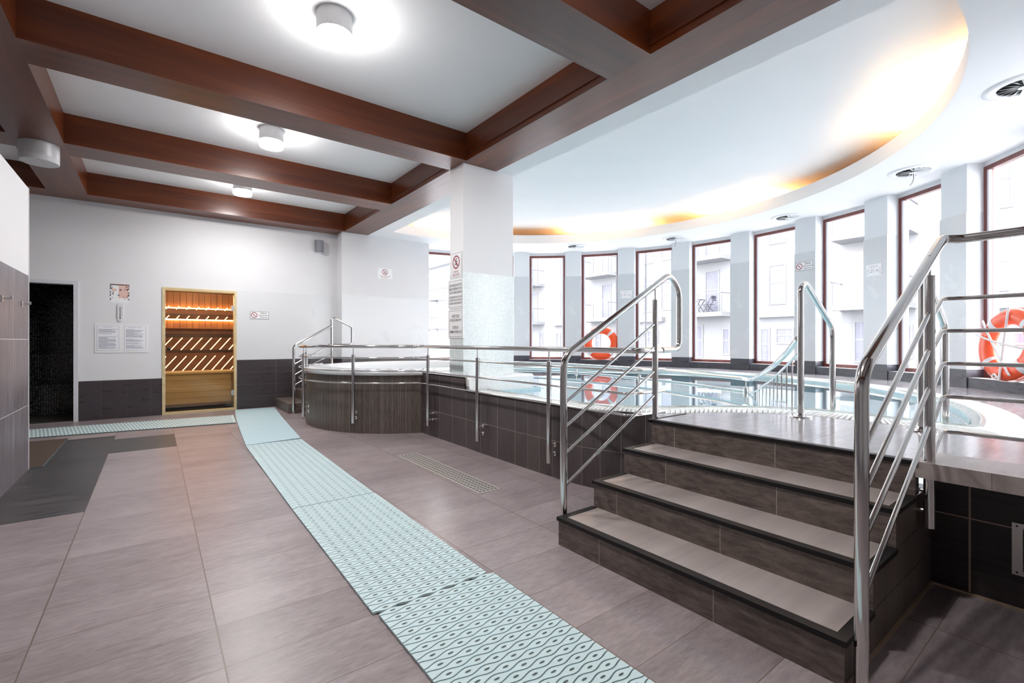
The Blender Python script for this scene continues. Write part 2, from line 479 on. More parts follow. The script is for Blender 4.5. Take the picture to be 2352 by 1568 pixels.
# ------------------------------------------------------------------ back wall with the two openings
mb = MB()
Y0, Y1 = YB, YB + 0.14
bt = axis_uv((0.287, 0.577, -0.04, 0.0)); bt2 = axis_uv((0.6, 0.21, 1.12, -0.008)); bd = axis_uv((0.6, 0.6, 1.12, 0.2))
def bw(x0, z0, x1, z1, mi, uv=None):
    mb.box(x0, Y0, z0, x1, Y1, z1, uv, mi)
bw(-3.2, 0, -1.58, 3.5, 0); bw(-1.58, 2.01, -0.865, 3.5, 0)
bw(-0.865, 0, 0.10, 0.577, 1, bt); bw(-0.865, 0.577, 0.10, 3.5, 0)
bw(0.10, 2.0, 1.11, 3.5, 0)
bw(1.11, 0, 2.9, 0.838, 2, bt2); bw(1.11, 0.838, 2.9, 2.013, 3, bd); bw(1.11, 2.013, 2.9, 3.5, 0)
struct('wall_back', mb, [M['paint'], M['backtile'], M['backtile'], M['band']])
mb = MB()
YF = 8.81
def wf(z0, z1, mi, uv=None): mb.box(2.762, YF, z0, 4.544, 9.5, z1, uv, mi)
wf(0, 0.84, 2, bt2); wf(0.84, 2.02, 1, bd); wf(2.02, 3.3, 0)
struct('wall_far', mb, [M['paint'], M['band'], M['backtile']])

# left partition, 2.5 m high, tiled to 1.74 m
mb = MB()
lt = axis_uv((0.6, 0.59, 4.83, -0.012))
mb.box(-1.06, 2.2, 0, -0.9, 6.0, 1.742, lt, 1)
mb.box(-1.06, 2.2, 1.742, -0.9, 6.0, 2.53, None, 0)
struct('wall_left', mb, [M['paint'], M['lefttile']])
mb = MB(); mb.box(-0.905, 5.994, 0, -0.895, 6.004, 2.53)
struct('trim_1', mb, M['white_plastic'])
# enclosing walls behind and beside the camera
mb = MB(); mb.box(-3.35, -3.15, 0, -3.2, 9.3, 3.5); struct('wall_outer', mb, M['paint'])
mb = MB(); mb.box(-3.2, -3.15, 0, 2.97, -3.0, 3.5); struct('wall_rear', mb, M['paint'])

# ------------------------------------------------------------------ ceilings
mb = MB(); mb.box(-3.2, -3.0, ZC, 3.0, 9.3, ZC + 0.1); struct('ceiling', mb, M['ceiling'])
# soffit ring around the recess of the pool hall
XR = 3.52; RR = 3.83
a_r = math.degrees(math.acos((XR - C[0]) / RR))
hole = arc(-a_r, a_r, RR, 72)
a_o = math.degrees(math.acos((3.25 - C[0]) / 5.2))
outer = arc(-a_o, a_o, 5.2, 80)
mb = MB()
mb.poly(outer, ZB, [hole], up=False)
mb.wall(hole, ZB, ZB + 0.17, smooth=True)                     # lip of the light cove
hole2 = arc(-a_r, a_r, RR + 0.03, 72)
mb.wall(hole2, ZB + 0.02, ZB + 0.17, smooth=True)
for i in range(72):
    mb.face([(*hole[i], ZB + 0.17), (*hole[i + 1], ZB + 0.17), (*hole2[i + 1], ZB + 0.17), (*hole2[i], ZB + 0.17)])
a_c = math.degrees(math.acos((3.40 - C[0]) / 4.45))
back = arc(-a_c, a_c, 4.45, 72)
for i in range(72):
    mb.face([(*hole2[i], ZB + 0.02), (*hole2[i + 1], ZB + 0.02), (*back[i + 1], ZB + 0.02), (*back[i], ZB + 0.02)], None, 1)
struct('ceiling_soffit', mb, [M['ceiling'], M['cove_shade']])
ZR = 0.32
mb = MB()
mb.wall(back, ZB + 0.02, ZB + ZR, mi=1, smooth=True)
mb.face([(XR, 0.6, ZB), (XR, 8.3, ZB), (XR, 8.3, ZB + ZR), (XR, 0.6, ZB + ZR)])
mb.poly(back + [(3.40, back[-1][1]), (3.40, back[0][1])], ZB + ZR, up=False)
struct('ceiling_recess', mb, [M['ceiling'], M['cove_shade']])

# ------------------------------------------------------------------ mahogany beams
def beam_x(y0, y1, x0=-0.735, x1=2.79):
    mb = MB(); mb.box(x0, y0, ZB, x1, y1, ZC); struct('ceiling_beam', mb, M['wood_x'])
def beam_y(x0, x1, y0=-3.0, y1=YB):
    mb = MB(); mb.box(x0, y0, ZB, x1, y1, ZC); struct('ceiling_beam', mb, M['wood_y'])
mb = MB()
mb.box(2.79, -3.0, ZB, 3.25, YF, ZC)
mb.box(2.774, -3.0, ZB + 0.055, 2.79, YF, ZB + 0.075)          # shadow bead along the inner face
struct('ceiling_beam', mb, M['wood_y'])
beam_y(-1.145, -0.735)
for y0, y1 in ((-2.1, -1.7), (0.0, 0.4), (2.045, 2.44), (4.50, 4.87), (6.60, 7.01), (8.72, YB)):
    beam_x(y0, y1); beam_x(y0, y1, -3.2, -1.145)

# ------------------------------------------------------------------ column on the pool edge
mb = MB()
muv = axis_uv((0.025, 0.025, 0, 0))
mb.box(2.79, 4.57, 0.76, 3.51, 4.88, 1.94, muv, 1)
mb.box(2.795, 4.575, 1.94, 3.505, 4.875, ZB, None, 0)
struct('column', mb, [plain('white_column_paint', (0.86, 0.86, 0.87, 1), 0.7, spec=0.3), M['mosaic']])

# ------------------------------------------------------------------ round window wall: curb, piers, windows, outer skin
mb = MB()
ca = arc(-104.6, 82.4, RW + 0.005, 120)
mb.wall(ca, ZD - 0.02, 0.74, 0.6, 0.2, 0, 0.9, 0, True)
cb = arc(-104.6, 82.4, 5.15, 120)
for i in range(120):
    mb.face([(*ca[i], 0.74), (*cb[i], 0.74), (*cb[i + 1], 0.74), (*ca[i + 1], 0.74)], None, 1)
mb.wall(cb, -0.4, 0.74, mi=2, smooth=True)
struct('trim_2', mb, [M['curb'], M['white_plastic'], M['exterior']])
for k, a in enumerate(PIERS):
    mb = MB()
    for z0, z1, r, h, mi in ((ZD, 0.83, RW - 0.006, HALF, 2), (0.83, 2.62, RW - 0.012, HALF + 0.06, 1), (2.62, ZB, RW, HALF, 0)):
        i0, i1 = cp(a - h, r), cp(a + h, r); o1, o0 = cp(a + HALF, 5.16), cp(a - HALF, 5.16)
        ring = [i0, i1, o1, o0, i0]
        mb.wall(ring, z0, z1, 0.4, 0.6, 0, 0.3, mi)
        mb.poly([i0, i1, o1, o0], z1, mi=mi); mb.poly([i0, i1, o1, o0], z0, up=False, mi=mi)
    struct('wall_pier', mb, [M['pier_paint'], M['pier_tile'], M['curb']])
# solid wall where the round wall runs out of the picture
mb = MB(); q = arc(-104.6, -78.0, RW, 20); mb.wall(q, ZD, ZB, smooth=True); struct('wall_right', mb, M['paint'])
mb = MB(); mb.box(2.97, -3.0, 0, 3.12, -0.2, 3.3); struct('wall_side', mb, M['paint'])
def bar(mb, p0, p1, z0, z1, dep, out):
    """box bar between plan points p0, p1, depth dep along the unit vector out"""
    q = [Vector((p[0], p[1], 0)) for p in (p0, p1)]; d = Vector((out[0], out[1], 0)) * dep
    a, b, c_, e = q[0], q[1], q[1] + d, q[0] + d
    for lo in (a, b, c_, e): pass
    L = [Vector((p.x, p.y, z0)) for p in (a, b, c_, e)]; H = [Vector((p.x, p.y, z1)) for p in (a, b, c_, e)]
    mb.face(H); mb.face(L[::-1])
    for i in range(4):
        j = (i + 1) % 4
        mb.face([L[i], L[j], H[j], H[i]])
for k in range(len(PIERS) - 1):
    aL, aR = PIERS[k] - HALF, PIERS[k + 1] + HALF
    am = (aL + aR) / 2; out = (math.cos(R(am)), math.sin(R(am)))
    p0, p1 = Vector(cp(aL, 5.0)).to_3d(), Vector(cp(aR, 5.0)).to_3d()
    wv = (p1 - p0); W = wv.length; wv.normalize()
    o = bpy.data.objects.new('window_%d' % (k + 1), None); col.objects.link(o); o.location = (p0.x, p0.y, 0.74)
    ORG[o.name] = Vector(o.location); o['kind'] = 'structure'
    at = lambda s_: tuple((p0 + wv * s_)[:2])
    f = MB()
    bar(f, at(0), at(0.05), 0.74, 3.13, 0.06, out); bar(f, at(W - 0.05), at(W), 0.74, 3.13, 0.06, out)
    bar(f, at(0.05), at(W - 0.05), 0.74, 0.79, 0.06, out); bar(f, at(0.05), at(W - 0.05), 3.08, 3.13, 0.06, out)
    build('window_frame', f, M['window_wood'], o, True)
    f = MB()
    i0 = (p0 + wv * 0.05 + Vector((*out, 0)) * 0.02); i1 = (p0 + wv * (W - 0.05) + Vector((*out, 0)) * 0.02)
    for a_, b_, c_, d_ in ((0.05, 0.075, 0.79, 3.08), (W - 0.075, W - 0.05, 0.79, 3.08)):
        bar(f, at(a_), at(b_), c_, d_, 0.03, out)
    build('glazing_bead', f, M['facade_shade'], o, True)
    f = MB(); bar(f, tuple(i0[:2]), tuple(i1[:2]), 0.79, 3.08, 0.008, out)
    build('pane', f, M['glass'], o, True)
    f = MB(); bar(f, at(0), at(W), 3.13, 3.22, 0.12, out)
    struct('wall_lintel', f, M['paint'])

# ------------------------------------------------------------------ pool: coping, basin, water, deck
pairs = [((2.68, 4.30), (2.915, 4.25)), ((2.68, 3.4), (2.915, 3.4)), ((2.69, 2.95), (2.915, 2.95)), ((2.72, 2.62), (2.95, 2.72)),
         ((2.82, 2.30), (3.06, 2.46)), ((2.95, 2.09), (3.25, 2.29)), ((3.12, 1.965), (3.45, 2.14)), ((3.38, 1.82), (3.70, 1.96)),
         ((3.57, 1.62), (3.92, 1.75))]
po = [tuple(v[:2]) for v in catmull([(*p[0], 0) for p in pairs], 6)]
pi_ = [tuple(v[:2]) for v in catmull([(*p[1], 0) for p in pairs], 6)]
po += [(3.67, 1.42), (3.72, 1.36), (3.72, 1.0), (3.72, 0.62), (3.74, 0.36)]
pi_ += [(4.08, 1.47), (4.08, 1.38), (4.06, 1.1), (4.05, 0.85), (4.04, 0.60)]
NG = len(po)
ro, ri = arc(-90.2, 66, 4.10, 90), arc(-86.6, 66, 3.88, 90)
po += ro; pi_ += ri
n0 = 14                                          # first coping index with slots
mb = MB()
for i in range(len(po) - 1):
    if i < n0 or i >= NG:
        mb.face([(*po[i], ZD), (*po[i + 1], ZD), (*pi_[i + 1], ZD), (*pi_[i], ZD)])
    else:
        mb.face([(*po[i], ZD - 0.05), (*po[i + 1], ZD - 0.05), (*pi_[i + 1], ZD - 0.05), (*pi_[i], ZD - 0.05)], None, 1)
rim = struct('trim_3', mb, [M['gutter'], M['black']])
# slotted overflow grating, built bar by bar
def along(P, Q, step):
    out = []; acc = 0.0
    for i in range(len(P) - 1):
        L = math.dist(P[i], P[i + 1]); s_ = (-acc) % step
        while s_ < L:
            f = s_ / L
            out.append((Vector(P[i]).lerp(Vector(P[i + 1]), f), Vector(Q[i]).lerp(Vector(Q[i + 1]), f), (Vector(P[i + 1]) - Vector(P[i])).normalized()))
            s_ += step
        acc += L
    return out
mb = MB()
for a_, b_, d_ in along(po[n0:NG], pi_[n0:NG], 0.036):
    h = d_ * 0.011
    a2, b2 = a_.lerp(b_, 0.08), a_.lerp(b_, 0.78)
    q = [a2 - h, a2 + h, b2 + h, b2 - h]
    T_ = [Vector((p.x, p.y, ZD + 0.002)) for p in q]; B_ = [Vector((p.x, p.y, ZD - 0.03)) for p in q]
    mb.face(T_)
    for i in range(4):
        mb.face([B_[i], B_[(i + 1) % 4], T_[(i + 1) % 4], T_[i]])
for f0, f1 in ((0.0, 0.10), (0.76, 0.86)):
    P1 = [Vector(a).lerp(Vector(b), f0) for a, b in zip(po[n0:NG], pi_[n0:NG])]
    P2 = [Vector(a).lerp(Vector(b), f1) for a, b in zip(po[n0:NG], pi_[n0:NG])]
    for i in range(len(P1) - 1):
        mb.face([(*P1[i], ZD - 0.004), (*P1[i + 1], ZD - 0.004), (*P2[i + 1], ZD - 0.004), (*P2[i], ZD - 0.004)])
g = build('overflow_grating', mb, M['gutter'], None, True)
tag(g, 'white slotted overflow grating curving along the pool edge behind the stair landing', 'grating')
# wet lip and basin
def inward(P, d):
    out = []
    for i, p in enumerate(P):
        a, b = Vector(P[max(i - 1, 0)]), Vector(P[min(i + 1, len(P) - 1)])
        t_ = (b - a).normalized(); n_ = Vector((-t_.y, t_.x))
        out.append(tuple(Vector(p) + n_ * d))
    return out
lip_a = [tuple(Vector(a).lerp(Vector(b), 0.86)) for a, b in zip(po, pi_)]
lip_b = inward(pi_, 0.02)
mb = MB()
mb.grid([[(*p, ZD + 0.002) for p in lip_a], [(*p, ZD + 0.012) for p in pi_], [(*p, ZW - 0.03) for p in inward(pi_, 0.07)]], 0, True)
struct('trim_4', mb, M['lip'])
jac_c = (3.18, 6.805)
wl = inward(pi_, 0.05)
jpath = [(jac_c[0] + 1.56 * math.cos(R(a)), jac_c[1] + 1.56 * math.sin(R(a))) for a in range(36, -62, -6)]
wpoly = wl + jpath + [(3.70, 5.40), (3.70, 4.28), (2.97, 4.28)]
mb = MB()
mb.wall(wpoly + wpoly[:1], -0.6, ZW + 0.03, 0.1, 0.1)
mb.poly(wpoly, -0.6, uv=axis_uv((0.1, 0.1, 0, 0)))
struct('pool_basin', mb, M['basin'])
mb = MB(); mb.poly(wpoly, ZW, up=True)
o = build('pool_water', mb, M['water'])
tag(o, 'still pale turquoise pool water mirroring the windows', 'water', kind='stuff')
# deck and landing
mb = MB()
duv = axis_uv((0.60, 0.60, 2.98, 0.43))
dk = [(2.68, 1.955), (2.68, 0.571), (2.972, 0.571), (2.972, -0.30)] + arc(-100.9, 66, 4.84, 90) + arc(66, -90.2, 4.10, 90)
dk += [(3.74, 0.36), (3.72, 0.62), (3.72, 1.36), (3.67, 1.42)] + list(reversed(po[30:NG - 5]))
mb.poly(dk, ZD, uv=duv)
dk2 = [(2.6, 9.3), (2.6, 8.1)] + [(jac_c[0] + 1.50 * math.cos(R(a)), jac_c[1] + 1.50 * math.sin(R(a))) for a in range(115, 30, -6)] + arc(66, 82, 4.84, 10) + [(4.54, 9.3)]
mb.poly(dk2, ZD, uv=duv)
mb.wall([(2.68, 0.571), (2.68, -0.231)], 0.55, ZD, 0.3, 1.0, 0.2, mi=1)
mb.face([(2.68, -0.25, ZD), (2.972, -0.30, ZD), (2.972, 0.571, ZD), (2.68, 0.571, ZD)], axis_uv((10, 0.57, 0, 0.36)), 1)
mb.face([(2.68, 0.57, 0.55), (2.96, 0.57, 0.55), (2.96, -0.25, 0.55), (2.68, -0.25, 0.55)])
struct('floor_deck', mb, [M['deck'], M['tread']])
# dark tiled wall carrying the deck on the right
mb = MB()
mb.box(2.95, -0.4, 0, 3.1, 0.575, 0.56, axis_uv((0.573, 0.345, 0.435, 0)))
struct('wall_deck', mb, M['underdeck'])
mb = MB(); mb.box(2.94, -0.4, 0, 2.951, 0.575, 0.009); mb.box(1.83, 0.559, 0, 2.94, 0.571, 0.007); struct('trim_7', mb, plain('beige_joint', srgb(170, 146, 122), 0.7))
# pool wall toward the walkway
mb = MB()
wp = [(2.685, 5.40), (2.685, 4.355)] + [p for p in po[:36] if p[1] < 4.3]
def upos(p):
    y = p[1]
    return (4.34 - y) / 0.295 if y > 3.43 else (4.34 - 3.43) / 0.295 + (3.43 - y) / 0.16
wp2 = [(2.685, 4.9), (2.685, 3.43)]
us = [upos(p) + 40 for p in wp]
mb.wall(wp, 0, ZD - 0.005, 1, 0.31, us=us)
mb.wall([(2.685, 5.40), (2.685, 4.355)], ZD - 0.005, 0.76, 1, 0.31, us=us[:2])
mb.face([(2.685, 4.355, ZD - 0.005), (2.72, 4.355, ZD - 0.005), (2.72, 4.355, 0.76), (2.685, 4.355, 0.76)])
mb.tube([(*p, ZD - 0.008) for p in wp[1:]], 0.008, 6, 1)
mb.tube([(2.685, 5.40, 0.755), (2.685, 4.36, 0.755), (2.685, 4.357, 0.62)], 0.008, 6, 1)
struct('wall_pool', mb, [M['darktile'], M['nosing']])
# white mosaic block that carries the column
mb = MB()
blk = fillet([(2.70, 4.3, 0), (3.68, 4.3, 0), (3.68, 5.42, 0), (2.70, 5.42, 0)], 0.16, 8)
blk = [tuple(p[:2]) for p in blk]
mb.wall(blk + blk[:1], -0.6, 0.74, 0.025, 0.025, smooth=True)
b2 = [((p[0] - 3.19) * 0.975 + 3.19, (p[1] - 4.86) * 0.975 + 4.86) for p in blk]
mb.grid([[(*p, 0.74) for p in blk + blk[:1]], [(*p, 0.76) for p in b2 + b2[:1]]], 0, True)
mb.poly(b2, 0.76, uv=muv)
struct('trim_5', mb, M['poolwhite'])

# ------------------------------------------------------------------ main stairs
st = thing('staircase', (2.25, 1.26, 0), 'dark slate tiled stairs of four risers with black nosings leading up to the pool', 'stairs')
XS = [1.823, 2.113, 2.396, 2.68]; YS0, YS1 = 0.57, 1.955
for i in range(4):
    z0, z1 = i * 0.155, (i + 1) * 0.155
    x1 = XS[i + 1] if i < 3 else 2.72
    mb = MB()
    ruv = axis_uv((0.62, 0.155, 1.03 + 0.13 * (i % 2), 0.0)); suv = axis_uv((0.285, 10, 0.1, -1))
    tv = axis_uv((1, 1, 0, 0), (10, 0.62, 0, 1.23))
    back_x = 2.96
    mb.box(XS[i], YS0, z0, back_x if i < 3 else 2.74, YS1, z1 - 0.003, None, 0)
    for fi in range(len(mb.f)):
        pts = [mb.v[k] for k in mb.f[fi]]
        n = (pts[1] - pts[0]).cross(pts[2] - pts[0]).normalized()
        if abs(n.y) > 0.7:
            mb.uv[fi] = [((p.x - 2.113) / 0.287, 0.5) for p in pts]
        else:
            mb.uv[fi] = [ruv(p, n) for p in pts]
    s_ = build('step', mb, M['riser'], st)
    if i < 3:
        mb = MB()
        mb.face([(XS[i] + 0.035, YS0 + 0.03, z1), (x1, YS0 + 0.03, z1), (x1, YS1 - 0.03, z1), (XS[i] + 0.035, YS1 - 0.03, z1)], tv)
        build('tread', mb, M['tread'], s_)
    mb = MB()
    mb.box(XS[i] - 0.008, YS0 - 0.008, z1 - 0.018, XS[i] + 0.036, YS1 + 0.008, z1 + 0.002)
    if i < 3:
        mb.box(XS[i] + 0.036, YS0 - 0.008, z1 - 0.018, x1 - 0.004, YS0 + 0.032, z1 + 0.002)
        mb.box(XS[i] + 0.036, YS1 - 0.032, z1 - 0.018, x1 - 0.004, YS1 + 0.008, z1 + 0.002)
    build('nosing', mb, M['nosing'], s_)
mb = MB(); mb.box(2.66, 1.955, ZD - 0.016, 3.1, 1.972, ZD + 0.003); struct('trim_6', mb, M['nosing'])

# ------------------------------------------------------------------ handrails
RH, RP, RM = 0.021, 0.021, 0.0095
def tubes(name, path, r, parent, fil=0.05, mat='chrome', seg=14):
    mb = MB(); mb.tube(fillet(path, fil) if fil else path, r, seg); return build(name, mb, M[mat], parent)
def post(parent, x, y, z0, z1, ztop, nx=0, ny=0, bolts=None):
    mb = MB(); mb.tube([(x, y, z0), (x, y, z1)], RP, 16); mb.tube([(x, y, z1 - 0.01), (x, y, ztop)], 0.006, 8)
    p = build('post', mb, M['chrome'], parent)
    for zb in bolts or ():
        b = MB(); b.tube([(x + nx * 0.01, y + ny * 0.01, zb), (x + nx * 0.075, y + ny * 0.075, zb)], 0.009, 8)
        b.tube([(x + nx * 0.062, y + ny * 0.062, zb), (x + nx * 0.074, y + ny * 0.074, zb)], 0.02, 14)
        build('bolt', b, M['bolt'], p)
    return p
# guard rail around the hot tub and along the pool wall
gr = thing('guard_rail', (2.61, 4.0, 0.14), 'long chrome guard rail wrapping the hot tub and following the dark pool wall', 'railing')
ja = [(jac_c[0] + 1.58 * math.cos(R(a)), jac_c[1] + 1.58 * math.sin(R(a))) for a in range(128, 250, 4)]
def gpath(z, end):
    return [(x, y, z) for x, y in ja] + [(2.615, 5.2, z), (2.612, 4.2, z), (2.61, 2.4, z)] + [(*e, z) for e in end]
tubes('handrail', gpath(1.087, [(2.61, 2.02), (2.96, 2.0)]), RH, gr, 0.06)
for z in (0.948, 0.787, 0.637):
    tubes('mid_rail', gpath(z, [(2.61, 2.09), (2.98, 2.06)]), RM, gr, 0.05)
for a in (182.5, 219.3):
    x, y = jac_c[0] + 1.58 * math.cos(R(a)), jac_c[1] + 1.58 * math.sin(R(a))
    post(gr, x, y, 0.14, 0.985, 1.08, -math.cos(R(a)), -math.sin(R(a)), (0.20, 0.27))
x, y = jac_c[0] + 1.58 * math.cos(R(146)), jac_c[1] + 1.58 * math.sin(R(146))
post(gr, x, y, 0.5, 0.985, 1.08)
for y in (5.083, 3.998, 2.915):
    post(gr, 2.61, y, 0.14, 0.985, 1.08, 1, 0, (0.21, 0.285))
# stair rails: one each side of the main stairs
def stair_rail(y, sgn, label):
    r_ = thing('stair_rail', (1.9, y, 0), label, 'railing')
    if sgn > 0:
        tubes('handrail', [(1.905, y, 0.0), (1.905, y, 1.06), (2.955, y, 1.635), (3.075, y, 1.53), (3.075, y, 1.09), (2.86, y, 1.09)], RH, r_, 0.075)
    else:
        tubes('handrail', [(1.85, y, 0.0), (1.85, y, 1.05), (2.965, y, 1.635), (2.985, y - 0.06, 1.627), (2.985, -1.0, 1.627)], RH, r_, 0.075)
    x0 = 1.905 if sgn > 0 else 1.85
    post(r_, 2.783 if sgn > 0 else 2.72, y, 0.33, 1.44, 1.53, 0, -sgn, (0.40, 0.49) if sgn < 0 else None)
    for z0, z1 in ((0.785, 1.278), (0.640, 1.117), (0.486, 0.949), (0.298, 0.782)):
        xe = 2.783 if sgn > 0 else 2.72
        tubes('sloping_bar', [(x0, y, z0), (xe, y, z1)], RM, r_, 0)
    return r_
sl = stair_rail(2.0, 1, 'chrome stair rail on the far side of the dark stairs with a looped upper end')
sr = stair_rail(0.53, -1, 'chrome stair rail on the near side of the stairs with bars along the deck')
# horizontal deck-edge bars that continue the near stair rail
pr = sr
for z0, z1 in ((1.245, 1.351), (1.095, 1.20), (0.925, 1.047), (0.76, 0.891), (0.62, 0.726)):
    tubes('deck_bar', [(2.745, 0.53, z0), (2.955, 0.53, z1), (2.975, 0.47, z1), (2.975, -1.0, z1)], RM, pr, 0.04)
# pool entry rails
def entry(y, label):
    e = thing('pool_entry_rail', (3.62, y, ZD), label, 'railing', 'pool entry handrails')
    tubes('rail_tube', [(3.62, y, ZD), (3.62, y, 1.53), (3.70, y, 1.57), (4.19, y, 1.27), (4.21, y, 1.2), (4.21, y, 0.1)], 0.0215, e, 0.07)
    mb = MB(); mb.lathe((3.62, y, ZD), [(0.02, 0.03), (0.026, 0.012), (0.075, 0.008), (0.078, 0.0)], seg=28)
    build('flange', mb, M['chrome'], e)
    return e
entry(1.395, 'bent chrome pool entry rail standing alone on the landing with a round floor flange')
entry(0.74, 'bent chrome pool entry rail behind the near stair rail post')
# railing inside the pool
ir = thing('pool_inner_railing', (5.33, 2.6, -0.6), 'slender railing standing in the pool water, rising in a curve to the landing', 'railing')
plan = [(3.64, 1.42), (3.85, 1.57), (4.06, 1.72), (4.27, 1.86), (4.49, 2.01), (4.70, 2.16), (4.91, 2.31), (5.12, 2.45), (5.33, 2.6)]
zt = [1.17, 1.075, 1.00, 0.94, 0.885, 0.83, 0.78, 0.74, 0.72]
zl = [1.06, 0.98, 0.90, 0.83, 0.77, 0.705, 0.64, 0.60, 0.585]
zb = [0.62, 0.55, 0.5, 0.48, 0.47, 0.46, 0.46, 0.46, 0.46]
far = [(5.62, 3.3), (5.86, 4.0), (6.0, 4.6), (6.1, 5.3), (6.13, 6.1), (6.05, 6.9), (5.8, 7.6)]
fp = catmull([(*plan[-1], 0)] + [(*p, 0) for p in far], 8)
P_top = [(*p, z) for p, z in zip(plan, zt)] + [(p.x, p.y, 0.725) for p in fp[1:]]
P_low = [(*p, z) for p, z in zip(plan, zl)] + [(p.x, p.y, 0.585 + 0.0 * i) for i, p in enumerate(fp[1:])]
P_bot = [(*p, z) for p, z in zip(plan, zb)] + [(p.x, p.y, 0.49) for p in fp[1:]]
tubes('handrail', P_top, 0.0215, ir, 0)
tubes('lower_rail', P_low, 0.010, ir, 0)
tubes('bottom_rail', P_bot, 0.008, ir, 0)
cnt = 0
def samp(P, step):
    out = []; acc = 0
    for a, b in zip(P, P[1:]):
        a, b = Vector(a), Vector(b); L = (b - a).length; s_ = (-acc) % step
        while s_ < L: out.append(a.lerp(b, s_ / L)); s_ += step
        acc += L
    return out
SL = samp(P_low, 0.16); 
for i, p in enumerate(SL):
    k = min(range(len(P_bot)), key=lambda j: (P_bot[j][0] - p.x) ** 2 + (P_bot[j][1] - p.y) ** 2)
    mb = MB(); mb.tube([tuple(p), (p.x, p.y, P_bot[k][2])], 0.006, 6); build('baluster', mb, M['chrome'], ir)
for x, y in ((5.33, 2.62), (6.0, 4.6), (6.13, 6.1)):
    mb = MB(); mb.tube([(x, y, 0.44), (x, y, 0.63)], 0.024, 12); mb.tube([(x, y, -0.55), (x, y, 0.725)], 0.007, 8)
    build('post', mb, M['steel'], ir)

# ------------------------------------------------------------------ hot tub, its steps and its rail
ht = thing('hot_tub', (jac_c[0], jac_c[1], 0), 'round hot tub clad in dark brown stick mosaic with a white acrylic rim', 'hot tub')
mb = MB()
suv = lambda a, q: (a * 1.49 / 0.0145, q[1] / 0.8 + 0.03)
mb.lathe(jac_c, [(1.49, 0.0), (1.49, 0.735)], seg=160, uvf=suv)
build('cladding', mb, M['sticks'], ht)
mb = MB()
mb.lathe(jac_c, [(1.485, 0.722), (1.515, 0.728), (1.522, 0.755), (1.505, 0.778), (1.44, 0.79), (1.32, 0.795), (1.24, 0.80), (1.18, 0.785), (1.15, 0.74), (1.10, 0.62), (0.95, 0.45), (0.7, 0.42), (0.5, 0.2), (0.01, 0.15)], seg=96, smooth_prof=True)
build('rim', mb, M['shell'], ht)
mb = MB(); mb.lathe(jac_c, [(0.0, 0.715), (1.14, 0.715)], seg=64); build('water', mb, M['water'], ht)
for k in range(60):
    mb = MB(); a = R(k * 6); r0, r1 = 1.30, 1.42; d = Vector((-math.sin(a), math.cos(a), 0)) * 0.012
    p0 = Vector((jac_c[0] + r0 * math.cos(a), jac_c[1] + r0 * math.sin(a), 0.8)); p1 = Vector((jac_c[0] + r1 * math.cos(a), jac_c[1] + r1 * math.sin(a), 0.795))
    mb.face([p0 - d, p1 - d, p1 + d, p0 + d])
    build('overflow_slot', mb, M['speaker'], ht)
js = thing('tub_steps', (1.85, 8.5, 0), 'small dark tiled steps between the back wall and the hot tub', 'stairs')
for i in range(3):
    mb = MB(); x0 = 1.70 + 0.3 * i
    mb.box(x0, (8.1, 8.1, 8.35)[i], 0, (x0 + 0.3, x0 + 0.3, 2.62)[i], YB - 0.004, 0.155 * (i + 1), axis_uv((0.6, 0.155, 8.1, 0)))
    build('step', mb, M['riser'], js)
jr = thing('tub_stair_rail', (1.762, 8.04, 0), 'chrome stair rail with a looped end beside the small steps behind the hot tub', 'railing')
tubes('handrail', [(1.765, 8.04, 0), (1.765, 8.04, 1.08), (2.35, 8.04, 1.41)], RH, jr, 0.06)
tubes('end_loop', [(2.354, 8.04, 0.45), (2.354, 8.04, 1.52), (2.40, 8.04, 1.54), (2.685, 8.04, 1.405), (2.691, 8.04, 1.35), (2.691, 8.04, 1.09), (2.3, 8.06, 1.09)], RH, jr, 0.06)
for z in (0.781, 0.612, 0.450):
    tubes('sloping_bar', [(1.765, 8.04, z), (2.354, 8.04, z + 0.335)], RM, jr, 0)

# ------------------------------------------------------------------ doors on the back wall: steam room and sauna
d1 = bpy.data.objects.new('door_1', None); col.objects.link(d1); d1.location = (-1.2, YB, 0); ORG[d1.name] = Vector(d1.location); d1['kind'] = 'structure'
mb = MB()
mb.box(-1.58, YB - 0.02, 1.965, -0.865, YB + 0.14, 2.012); mb.box(-0.915, YB - 0.02, 0, -0.865, YB + 0.14, 1.965)
mb.box(-1.58, YB - 0.02, 0, -1.53, YB + 0.14, 1.965)
build('door_frame', mb, M['facade_shade'], d1)
mb = MB(); mb.box(-1.53, YB + 0.02, 0, -0.915, YB + 0.12, 0.012); build('threshold', mb, M['steel'], d1)
mb = MB()
sv = axis_uv((0.03, 0.02, 0, 0))
X0, X1, Z1, YE = -2.3, -0.5, 2.2, 10.9
mb.face([(X0, YE, 0), (X1, YE, 0), (X1, YE, Z1), (X0, YE, Z1)], sv); mb.face([(X0, YB + .14, 0), (X0, YE, 0), (X0, YE, Z1), (X0, YB + .14, Z1)], sv)
mb.face([(X1, YE, 0), (X1, YB + .14, 0), (X1, YB + .14, Z1), (X1, YE, Z1)], sv); mb.face([(X0, YE, Z1), (X1, YE, Z1), (X1, YB + .14, Z1), (X0, YB + .14, Z1)], sv)
mb.face([(X0, YB + .14, 0.002), (X1, YB + .14, 0.002), (X1, YE, 0.002), (X0, YE, 0.002)], sv, 1)
struct('wall_steam_room', mb, [M['steam'], M['steam_floor']])
sb = thing('steam_bench', (-1.4, 10.5, 0), 'black glittering mosaic bench inside the dark steam room doorway', 'bench')
mb = MB(); mb.box(X0 + .01, 10.3, 0.003, X1 - .01, YE - .01, 0.47, sv); build('seat', mb, M['steam'], sb)
